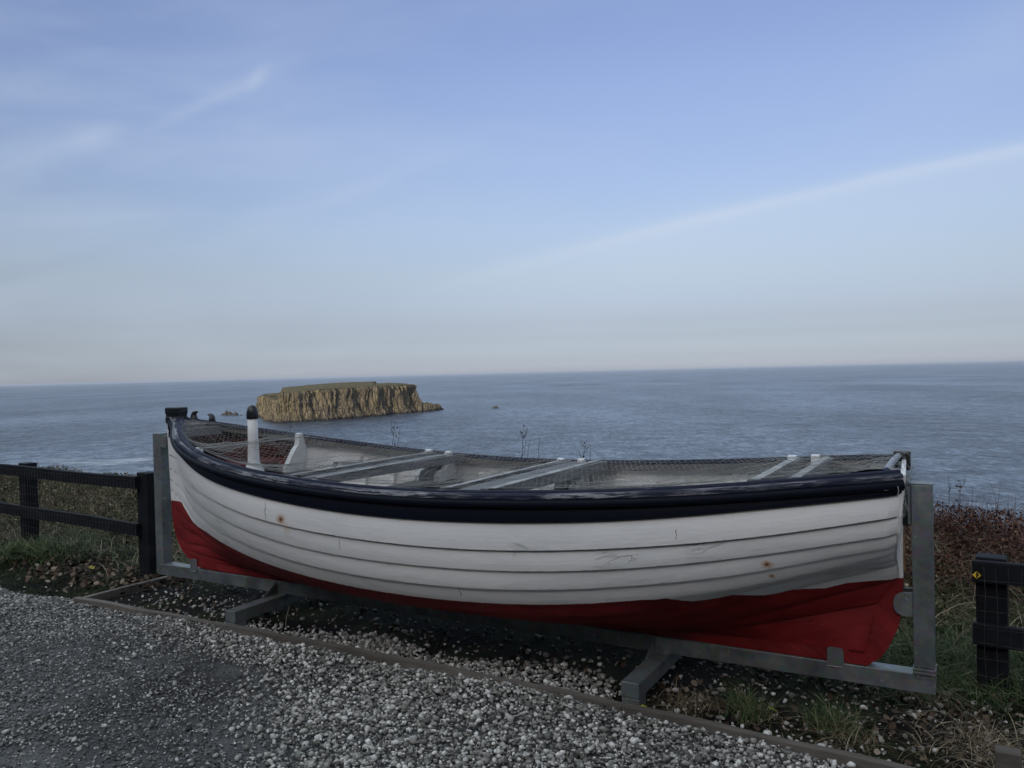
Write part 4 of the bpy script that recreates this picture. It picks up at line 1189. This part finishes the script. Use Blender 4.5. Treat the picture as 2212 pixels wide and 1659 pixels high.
# the yellow diamond marker
m = NM('marker_yellow', 0.45, 0, 0.4); m.color((0.75, 0.52, 0.03)); MAT['yellow'] = m.m
dm = empty('waymark_disc', (pR.x - dr.x * .08 - .012, pR.y - dr.y * .08 - .075, .600), math.radians(-14))
tag(dm, 'small yellow diamond marker with a dark arrow on the right fence post', 'marker')
mb = MB(); s_d = .018; mb.prism([(s_d, 0), (0, s_d), (-s_d, 0), (0, -s_d)], 'y', -.002, .002); mb.build('plate', MAT['yellow'], dm)
mb = MB(); mb.prism([(-.0035, .016), (.0035, .016), (.0035, .008), (.011, .003), (.0035, -.002), (.0035, -.014), (-.0035, -.014)], 'y', -.0035, -.0023); mb.build('arrow', MAT['dark_paint'], dm)

# ------------------------------------------------------------------ VEGETATION helpers
def blades(name, P, L, Wd, lean, mats, curl=1.0, segs=4, zsc=1.0, flop=None):
    """P (n,3) base points, L lengths, Wd widths, lean 0..1"""
    n = len(P); az = rng.uniform(0, 2 * PI, n) if flop is None else flop
    d = np.stack([np.cos(az), np.sin(az), np.zeros(n)], -1)
    side = np.stack([-np.sin(az + rng.normal(0, .6, n)), np.cos(az), np.zeros(n)], -1); side /= np.linalg.norm(side, axis=1, keepdims=True)
    V_ = []; 
    for i in range(segs + 1):
        t = i / segs
        h = L * (t - .5 * lean * curl * t * t); out = L * lean * (0.35 * t + .65 * t * t)
        c = P + d * out[:, None] + np.stack([np.zeros(n), np.zeros(n), h * zsc], -1)
        w = Wd * (1 - t ** 1.6) * .5 + .0003
        V_.append(c - side * w[:, None]); V_.append(c + side * w[:, None])
    V_ = np.stack(V_, 1); k = V_.shape[1]
    base = (np.arange(n) * k)[:, None]
    Fq_ = np.concatenate([base + np.array([[2 * i, 2 * i + 1, 2 * i + 3, 2 * i + 2]]) for i in range(segs)])
    return mesh_np(name, V_.reshape(-1, 3), [Fq_], mats)
def blade_mat(name, stops, rough=.7):
    m = NM(name, rough, 0, .2); m.color(m.ramp(m.rnd(), stops))
    m.b.inputs['Subsurface Weight'].default_value = 0.0
    MAT[name] = m.m
blade_mat('grass_green', [(0, (0.022, 0.044, 0.014)), (.35, (0.049, 0.088, 0.028)), (.7, (0.083, 0.116, 0.044)), (.88, (0.177, 0.177, 0.088)), (1, (0.332, 0.298, 0.188))])
blade_mat('grass_dry', [(0, (0.053, 0.042, 0.024)), (.4, (0.128, 0.098, 0.060)), (.75, (0.240, 0.188, 0.120)), (1, (0.510, 0.420, 0.300))])
blade_mat('moss', [(0, (0.013, 0.018, 0.007)), (.5, (0.027, 0.038, 0.013)), (.85, (0.046, 0.058, 0.021)), (1, (0.114, 0.104, 0.052))])
blade_mat('bracken', [(0, (0.020, 0.008, 0.006)), (.4, (0.056, 0.020, 0.014)), (.75, (0.102, 0.043, 0.029)), (.93, (0.173, 0.092, 0.056)), (1, (0.306, 0.204, 0.133))])
blade_mat('leaf_brown', [(0, (.02, .014, .010)), (.15, (.03, .02, .014)), (.55, (.075, .048, .032)), (.85, (.14, .10, .07)), (1, (.30, .25, .19))])
blade_mat('bramble', [(0, (0.020, 0.028, 0.011)), (.35, (0.050, 0.064, 0.026)), (.65, (0.106, 0.100, 0.050)), (.9, (0.200, 0.164, 0.086)), (1, (0.370, 0.285, 0.185))])
def ptsUV(n, u0, u1, v0, v1, clump=0, cr=.2, z=True):
    if clump:
        cu = rng.uniform(u0, u1, clump); cv = rng.uniform(v0, v1, clump)
        i = rng.integers(0, clump, n); u = cu[i] + rng.normal(0, cr, n); v = cv[i] + rng.normal(0, cr, n)
    else: u = rng.uniform(u0, u1, n); v = rng.uniform(v0, v1, n)
    return u, v
def gp(u, v, dz=0.0):
    return wnp(u, v, hgt_ground(u, v) + dz)
# leaves: small bent quads
def leaves(name, P, size, mats, flat=.35):
    n = len(P); az = rng.uniform(0, 2 * PI, n); ti = rng.normal(0, flat, n); ti2 = rng.normal(0, flat, n)
    a = np.stack([np.cos(az), np.sin(az), np.tan(np.clip(ti, -1.2, 1.2))], -1); a /= np.linalg.norm(a, axis=1, keepdims=True)
    b = np.stack([-np.sin(az), np.cos(az), np.tan(np.clip(ti2, -1.2, 1.2))], -1); b /= np.linalg.norm(b, axis=1, keepdims=True)
    s = size * rng.uniform(.6, 1.3, n)
    up_ = np.cross(a, b)
    prof = [(-1, 0, .15), (-.35, .55, 0), (.4, .5, .1), (1, .05, .3), (.35, -.5, .05), (-.4, -.5, .12)]
    V_ = np.stack([P + a * (x * s)[:, None] * .5 + b * (y * s)[:, None] * .8 + up_ * (z * s)[:, None] * .6 for x, y, z in prof], 1)
    base = (np.arange(n) * 6)[:, None]
    F_ = np.concatenate([base + np.array([[0, 1, 2, 3]]), base + np.array([[0, 3, 4, 5]])])
    return mesh_np(name, V_.reshape(-1, 3), [F_], mats)
def stuff(o, label=None): tag(o, label, kind='stuff'); return o

# moss and short grass on the verge at the left and in the bed
def mask_noise(u, v, s, seed=0.0):
    return np.array([noise.noise(Vector((a * s, b * s, seed))) for a, b in zip(u, v)])
u, v = ptsUV(60000, -5.5, 0.0, -1.4, 1.3)
ok = (v > path_edge(u) - .04 + rng.normal(0, .06, len(u))); ok &= ~((u > -.2) & (v > -.6))
u, v = u[ok], v[ok]
stuff(blades('moss', gp(u, v), rng.uniform(.008, .032, len(u)), rng.uniform(.002, .005, len(u)), rng.uniform(.2, 1, len(u)), MAT['moss'], segs=2))
u, v = ptsUV(30000, -.2, 6.5, -.6, .9); mk = mask_noise(u, v, 2.6, 4) > .30; u, v = u[mk], v[mk]
stuff(blades('moss', gp(u, v), rng.uniform(.006, .022, len(u)), rng.uniform(.002, .004, len(u)), rng.uniform(.2, 1, len(u)), MAT['moss'], segs=2))
# grass: tufts at the fence, behind it, right of the cradle
def grass(name, n, box, clump, cr, L, lean, mat, W=(.003, .007)):
    u, v = ptsUV(n, *box, clump, cr)
    return stuff(blades(name, gp(u, v, -.005), rng.uniform(*L, len(u)), rng.uniform(*W, len(u)), rng.uniform(*lean, len(u)), MAT[mat], segs=4))
grass('grass', 2600, (-2.35, -1.35, -.05, .55), 10, .13, (.10, .30), (.5, 1.5), 'grass_green')
grass('grass', 5200, (-5.5, .1, .35, 1.6), 70, .15, (.06, .24), (.6, 1.6), 'grass_green')
grass('dry_grass', 5000, (-5.5, .3, .25, 2.2), 90, .18, (.08, .30), (.7, 1.7), 'grass_dry')
grass('grass', 17000, (5.15, 7.6, .55, 1.7), 90, .15, (.10, .34), (.6, 1.6), 'grass_green')
grass('grass', 4200, (4.7, 7.4, .22, .8), 44, .10, (.06, .22), (.6, 1.6), 'grass_green', (.002, .005))
grass('dry_grass', 2400, (5.2, 7.2, -.45, .8), 34, .08, (.04, .16), (.7, 1.8), 'grass_dry', (.0018, .004))
grass('dry_grass', 3500, (5.1, 7.6, .9, 2.1), 50, .16, (.14, .42), (.6, 1.6), 'grass_dry')
grass('grass', 900, (4.4, 5.05, -.36, -.18), 4, .045, (.05, .15), (.4, 1.4), 'grass_green', (.002, .0045))
grass('dry_grass', 700, (4.1, 5.6, -.46, -.10), 9, .05, (.04, .14), (.7, 1.8), 'grass_dry', (.0015, .003))
grass('dry_grass', 1400, (2.2, 5.6, -.74, -.60), 9, .05, (.02, .07), (.6, 1.6), 'grass_dry', (.0012, .0025))
grass('grass', 1500, (2.6, 5.6, -.74, -.60), 7, .05, (.015, .055), (.6, 1.6), 'grass_green', (.0012, .0025))
grass('dry_grass', 600, (.35, .75, -.62, -.55), 3, .05, (.02, .05), (.6, 1.6), 'grass_dry', (.0012, .0025))
grass('dry_grass', 9000, (.2, 5.2, .55, 1.9), 80, .16, (.10, .32), (.6, 1.6), 'grass_dry')
# brown leaves at the foot of the left fence and in the bed
u, v = ptsUV(1500, -3.2, -.1, -.22, .38, 40, .12); stuff(leaves('fallen_leaves', gp(u, v, .02) + np.array([0, 0, 1]) * rng.uniform(0, .04, len(u))[:, None], .040, MAT['leaf_brown'], .6))
u, v = ptsUV(650, 4.05, 6.6, -.55, .35, 50, .16); stuff(leaves('fallen_leaves', gp(u, v, .012), .034, MAT['leaf_brown'], .45))
u, v = ptsUV(160, .2, 4.0, -.50, .2); stuff(leaves('fallen_leaves', gp(u, v, .012), .03, MAT['leaf_brown'], .45))
# bramble bank behind the left fence, bracken bank at the right
def bank(name, n, box, hmax, size, mat, stems, seed):
    u, v = ptsUV(n, *box)
    top = hmax * (0.65 + .5 * np.array([noise.fractal(Vector((a * 1.3, b * 1.3, seed)), 1, 2, 4) for a, b in zip(u, v)]))
    h = top * rng.uniform(0, 1, n) ** .6
    P = gp(u, v); P[:, 2] += h
    stuff(leaves(name, P, size, MAT[mat], .8))
    u, v = ptsUV(stems, *box)
    top = hmax * (0.75 + .5 * np.array([noise.fractal(Vector((a * 1.3, b * 1.3, seed)), 1, 2, 4) for a, b in zip(u, v)]))
    return u, v, top
u, v, t = bank('bramble_bank', 42000, (-7.5, .6, 1.0, 3.1), .20, .022, 'bramble', 9000, 2.0)
stuff(blades('bramble_stems', gp(u, v), t * rng.uniform(.8, 1.7, len(u)), np.full(len(u), .004), rng.uniform(.3, 1.5, len(u)), MAT['grass_dry'], segs=5))
u, v, t = bank('bracken_bank', 52000, (5.0, 9.2, 1.45, 3.3), .34, .018, 'bracken', 11000, 5.0)
stuff(blades('bracken_stems', gp(u, v), t * rng.uniform(.8, 1.9, len(u)), np.full(len(u), .0035), rng.uniform(.3, 1.6, len(u)), MAT['bracken'], segs=5))
u, v = ptsUV(420, 5.0, 9.0, 1.3, 2.8)
stuff(blades('bracken_stems', gp(u, v), rng.uniform(.3, .62, len(u)), np.full(len(u), .005), rng.uniform(.9, 1.9, len(u)), MAT['grass_dry'], segs=7))
u, v, t = bank('bramble_bank', 26000, (.4, 5.3, 1.1, 3.0), .18, .030, 'bramble', 1500, 8.0)

# ------------------------------------------------------------------ individual dry stalks seen against the sea
simple('twig', (0.020, 0.016, 0.014), (0.06, 0.045, 0.035), 20, 0.8, 0, 0.2)
def stalk(px, ytop, ybase, depth, lean, nb, label, leavesn=0, spread=.5, plain=False):
    """built in the place where it stands; px.. only say which direction it lies in from the viewpoint"""
    def at(px, py):
        d = fw + rt * ((px - 1250) / 1977.85) - up * ((py - 937.5) / 1977.85)
        return Vector((0, 0, H_EYE)) + d * (depth / d.y)
    base = at(px, ybase); tip = at(px + lean, ytop)
    gz = 0.0
    root = empty('dry_stalk', (base.x, base.y, base.z - .55)); tag(root, label, 'plant', 'dry stalks behind the boat')
    B = Vector((0, 0, 0)); T_ = tip - root.location
    L = (T_ - Vector((0, 0, .55))).length
    mb = MB(); pts = [B]
    for i in range(1, 9):
        f = i / 8; p = B.lerp(T_, f) + Vector((math.sin(f * 7 + px) * .006, 0, 0)) + Vector((random.uniform(-.004, .004), 0, 0)); pts.append(p)
    mb.tube([p[:] for p in pts], [.0042 * (1 - .65 * i / 8) for i in range(9)], 5)
    for k in range(nb):
        f = random.uniform(.62, .92); p = B.lerp(T_, f)
        s = random.choice((-1, 1)); ln = L * random.uniform(.25, .55)
        q = p + Vector((s * ln * spread * random.uniform(.5, 1), random.uniform(-.03, .03), ln * .85))
        mid = p.lerp(q, .5) + Vector((s * ln * .10, 0, -.008))
        mb.tube([p[:], mid[:], q[:]], [.0028, .0021, .0011], 4)
        if k % 2 == 0:
            q2 = mid + Vector((-s * ln * .18, 0, ln * .30)); mb.tube([mid[:], q2[:]], [.0016, .0009], 4)
    mb.build('stem', MAT['twig'], root)
    for k in range(leavesn):
        lb = MB()
        f = random.uniform(.62, .98); p = B.lerp(T_, f) + Vector((random.uniform(-.03, .03), 0, random.uniform(-.01, .02)))
        a = random.uniform(0, 6.3); r = random.uniform(.005, .011)
        lb.add([(p.x + r * math.cos(a + t) * (1 if t % 2 else .6), p.y + .004 * t, p.z + r * math.sin(a + t)) for t in (0, 1.4, 3, 4.6)], [(0, 1, 2, 3)])
        lb.build('leaf', MAT['twig'], root)
stalk(700, 1028, 1060, 8.2, 10, 4, 'short dry twig with small leaves above the far rail just right of the white post', 7, .9)
stalk(934, 1026, 1085, 7.8, 32, 4, 'tall forked dry stalk above the far rail below the right end of the island', 8, .35)
stalk(955, 1045, 1088, 7.8, 22, 1, 'bare thin twig beside the tall forked stalk below the island', 0, .4)
stalk(1254, 1034, 1115, 7.2, 26, 3, 'leafy dry stalk above the middle of the far rail', 12, .5)
stalk(1270, 1072, 1115, 7.2, 22, 0, 'leaning bare twig just right of the leafy stalk over the mid rail', 0)
stalk(1312, 1068, 1118, 7.2, 5, 0, 'upright bare twig between the two leafy stalks over the mid rail', 0)
stalk(1395, 1074, 1125, 6.9, 36, 4, 'leaning leafy stalk beside the third pair of knee heads', 12, .5)
stalk(1438, 1087, 1125, 6.9, 4, 0, 'thin upright twig right of the leaning leafy stalk', 0)
stalk(2309, 1163, 1230, 6.2, 7, 1, 'straight bare stalk above the bracken bank at the right', 0, .2)
stalk(2322, 1172, 1230, 6.2, 26, 2, 'leaning leafy stalk above the bracken bank at the right', 10, .4)
stalk(92, 1126, 1140, 7.9, 2, 3, 'dark seed head above the top rail of the left fence', 6, .9)
# pale thin stick standing in the bed under the beam
stk = empty('pale_stick', Wp(1.60, -.30)); tag(stk, 'thin pale stick standing in the bed beside the left cross beam', 'stick')
simple('pale_twig', (0.20, 0.17, 0.13), (0.35, 0.31, 0.26), 30, 0.8, 0, 0.2)
mb = MB(); mb.tube([(0, 0, 0), (.004, 0, .045), (.008, .003, .08), (.02, 0, .115), (.028, 0, .145)], [.0040, .0032, .0028, .0026, .0018], 6); mb.build('stick_stem', MAT['pale_twig'], stk)
# bright leaves lying in the bed
m = NM('leaf_yellow', .6, 0, .3); m.color(m.ramp(m.noise(60, 3), [(.35, (.16, .14, .02)), (.65, (.40, .34, .04))])); MAT['leaf_yellow'] = m.m
m = NM('leaf_green', .6, 0, .3); m.color(m.ramp(m.noise(60, 3), [(.35, (.10, .15, .02)), (.65, (.20, .26, .03))])); MAT['leaf_green'] = m.m
def lobed_leaf(u, v, z, s, mat, label, rz):
    mb = MB(); n = 20; vs = [(0, 0, .003)]
    for k in range(n):
        a = 2 * PI * k / n; r = s * (.62 + .38 * abs(math.cos(a * 2.5))); vs.append((r * math.cos(a), r * math.sin(a), .004 + .2 * r * math.sin(a * 2 + 1) * .5 + .004))
    mb.add(vs, [(0, 1 + k, 1 + (k + 1) % n) for k in range(n)])
    o = mesh_py('fallen_leaf', mb.v, mb.f, MAT[mat]); p = Wp(u, v, z); o.location = p; o.rotation_euler = (.35, .1, rz); tag(o, label, 'leaf')
lobed_leaf(4.085, -.515, .030, .018, 'leaf_yellow', 'yellow leaf at the foot of the right cross beam', .4)
lobed_leaf(4.62, -.28, .03, .024, 'leaf_green', 'yellow-green leaf lying in the bed under the long beam', 1.4)
lobed_leaf(4.585, -.25, .035, .020, 'leaf_green', 'small green leaf overlapping the yellow-green one in the bed', 2.4)
lobed_leaf(-.92, .02, .07, .03, 'leaf_yellow', 'bright yellow leaf among brown leaves by the left fence', .9)

# ------------------------------------------------------------------ GRAVEL
def stones(name, P, size, mat, flat=(.5, .9)):
    """irregular low-poly stones as one mesh"""
    n = len(P)
    bm = bmesh.new(); bmesh.ops.create_icosphere(bm, subdivisions=1, radius=1.0)
    bv = np.array([v.co[:] for v in bm.verts]); bf = np.array([[v.index for v in f.verts] for f in bm.faces]); bm.free()
    k = len(bv)
    jit = 1 + rng.normal(0, .20, (n, k, 1)).clip(-.45, .45)
    sc = np.stack([rng.uniform(.75, 1.3, n), rng.uniform(.55, 1.0, n), rng.uniform(*flat, n)], -1)[:, None, :]
    X = bv[None] * jit * sc
    a = rng.uniform(0, 2 * PI, n); ca, sa = np.cos(a), np.sin(a)
    X = np.stack([X[..., 0] * ca[:, None] - X[..., 1] * sa[:, None], X[..., 0] * sa[:, None] + X[..., 1] * ca[:, None], X[..., 2]], -1)
    b = rng.normal(0, .45, n); cb, sb = np.cos(b), np.sin(b)
    X = np.stack([X[..., 0], X[..., 1] * cb[:, None] - X[..., 2] * sb[:, None], X[..., 1] * sb[:, None] + X[..., 2] * cb[:, None]], -1)
    X = X * size[:, None, None] * .5 + P[:, None, :]
    base = (np.arange(n) * k)[:, None, None]
    F_ = (base + bf[None]).reshape(-1, 3)
    return mesh_np(name, X.reshape(-1, 3), [F_], mat)
def stone_mat(name, stops, moss=False):
    m = NM(name, .85, 0, .25); r = m.rnd(); pos = m.n('ShaderNodeNewGeometry').outputs['Position']
    c = m.ramp(r, stops); c = m.mix(m.math('MULTIPLY', m.step(m.noise(160, 4, .6, pos), .42, .62), .55), c, m.mix(1.0, c, (.45, .43, .40), 'MULTIPLY'))
    m.color(c); m.bump(m.noise(300, 3, .6, pos), .5, .002); MAT[name] = m.m
stone_mat('white_gravel', [(0, (.10, .095, .09)), (.18, (.18, .175, .16)), (.45, (.29, .28, .255)), (.72, (.46, .445, .41)), (.85, (.66, .64, .60)), (1, (.84, .82, .78))])
stone_mat('grey_gravel', [(0, (.045, .044, .042)), (.3, (.125, .122, .116)), (.7, (.245, .240, .228)), (.93, (.50, .49, .465)), (1, (.74, .72, .69))])
def sm01(a, b, x): t = np.clip((x - a) / (b - a), 0, 1); return t * t * (3 - 2 * t)
def wgrav(u, v):          # density of the white gravel, 0..1
    u = np.asarray(u); v = np.asarray(v)
    left = np.interp(v, [-3.0, -1.7, -1.0, -.6, -.3], [3.6, 2.9, 2.15, .6, .5])
    d = sm01(left - .35, left + .45, u)
    d *= 1 - .75 * sm01(5.0, 6.2, u)
    inbed = (v > -.56)
    heap = np.interp(u, [-.2, 1.1, 1.5, 2.0, 3.3, 3.85, 4.05, 5.3], [.05, .10, .9, 1.0, 1.0, .7, .16, .10]) * (1 - sm01(-.42, -.12, v + .08 * np.sin(u * 5)))
    sparse = np.where((u < 1.25), .085 * sm01(-.15, .1, u), np.where(u > 4.0, .10, .055))
    d = np.where(inbed, np.maximum(heap * (u > 1.3), sparse * (1 - sm01(.25, .7, v))), d)
    return d
def gz(u, v):
    z = hgt_ground(u, v)
    pe = path_edge(u)
    onp = v < pe
    heapz = np.interp(u, [-1, 1.2, 1.8, 3.4, 4.2, 5.5], [0, 0, .022, .026, .010, 0]) * np.exp(-((v + .62) / .28) ** 2)
    return z + np.where(onp, .036, .004) + heapz
# large white stones
N0 = 150000
u = rng.uniform(-.3, 7.2, N0); v = rng.uniform(-3.4, .8, N0)
d = wgrav(u, v)
edge_near = np.abs(v - np.array([eline(a) for a in u])) < .030
pn_ = np.array([noise.fractal(Vector((a * 1.7, b * 2.2, 8.5)), 1, 2, 3) for a, b in zip(u, v)])
cover = rng.random(N0) < d * np.clip(.86 + .55 * pn_, .15, 1)
cover &= ~(edge_near & (rng.random(N0) > np.interp(u, [-.3, 1.6, 1.9, 2.5, 3.0, 3.3, 3.9, 7], [.0, .0, .12, .55, .5, .18, .0, .03])))
cover &= ~((np.abs(u - 1.305) < .07) & (v > -.56) & (v < -.38)); cover &= ~((np.abs(u - 4.012) < .07) & (v > -.56) & (v < -.38))
u, v = u[cover], v[cover]
lay = rng.uniform(0, 1, len(u)) ** 2 * .016 * np.clip(wgrav(u, v) * 1.2, 0, 1)
size = rng.gamma(4.5, 1 / 4.5, len(u)).clip(.35, 2.2) * .0160
size *= np.where(v > -.56, 1.12, 1.0)
P = wnp(u, v, gz(u, v) + lay + size * .1)
print('white stones', len(u))
stuff(stones('white_gravel', P, size, MAT['white_gravel']), 'loose angular white gravel')
# small greyer stones pressed into the track
N1 = 330000
u = rng.uniform(-5.2, 7.5, N1); v = rng.uniform(-3.4, -.45, N1)
pe = path_edge(u) + .05
patch = np.array([noise.fractal(Vector((a * 1.1, b * 2.0, 2.5)), 1, 2, 3) for a, b in zip(u, v)])
far_ = np.clip(.62 + .45 * patch + .30 * sm01(-1.1, -.7, v) * (u < 2.2), .34, .92)
keep = (v < pe) & (rng.random(N1) < far_ * (1 - .25 * wgrav(u, v)))
# bare compacted patch
bp = np.exp(-(((u - 1.95) / .60) ** 2 + ((v + 1.05) / .20) ** 2)); keep &= rng.random(N1) > bp * .93
u, v = u[keep], v[keep]
size = rng.gamma(6, 1 / 6, len(u)) * .0112 * (1 + .35 * sm01(-1.2, -.6, v))
print('grey stones', len(u))
P = wnp(u, v, hgt_ground(u, v) + .036 + size * .10)
stuff(stones('grey_gravel', P, size, MAT['grey_gravel'], (.35, .7)), 'small grey stones pressed into the track')
# a few stones strewn on the verge
u = rng.uniform(-4.5, -.1, 260); v = rng.uniform(-.75, .05, 260)
k = rng.random(260) < np.interp(v, [-.75, -.3, .05], [1, .35, .08]); u, v = u[k], v[k]
stuff(stones('verge_stones', wnp(u, v, hgt_ground(u, v) + .008), rng.uniform(.012, .028, len(u)), MAT['white_gravel'], (.35, .6)), 'scattered pale stones on the mossy verge')

# ------------------------------------------------------------------ HAZE (the air over the sea)
m = bpy.data.materials.new('air'); m.use_nodes = True; nt = m.node_tree; nt.nodes.clear()
vo = nt.nodes.new('ShaderNodeVolumePrincipled'); vo.inputs['Density'].default_value = 2.8e-5
vo.inputs['Color'].default_value = (0.50, 0.59, 0.74, 1); vo.inputs['Anisotropy'].default_value = 0.0
oo = nt.nodes.new('ShaderNodeOutputMaterial'); nt.links.new(vo.outputs[0], oo.inputs['Volume'])
mb = MB(); mb.box(-92000, 92000, -92000, 92000, SEA_Z - 8.0, 13.0)
hz = mb.build('haze', m); tag(hz, kind='stuff')
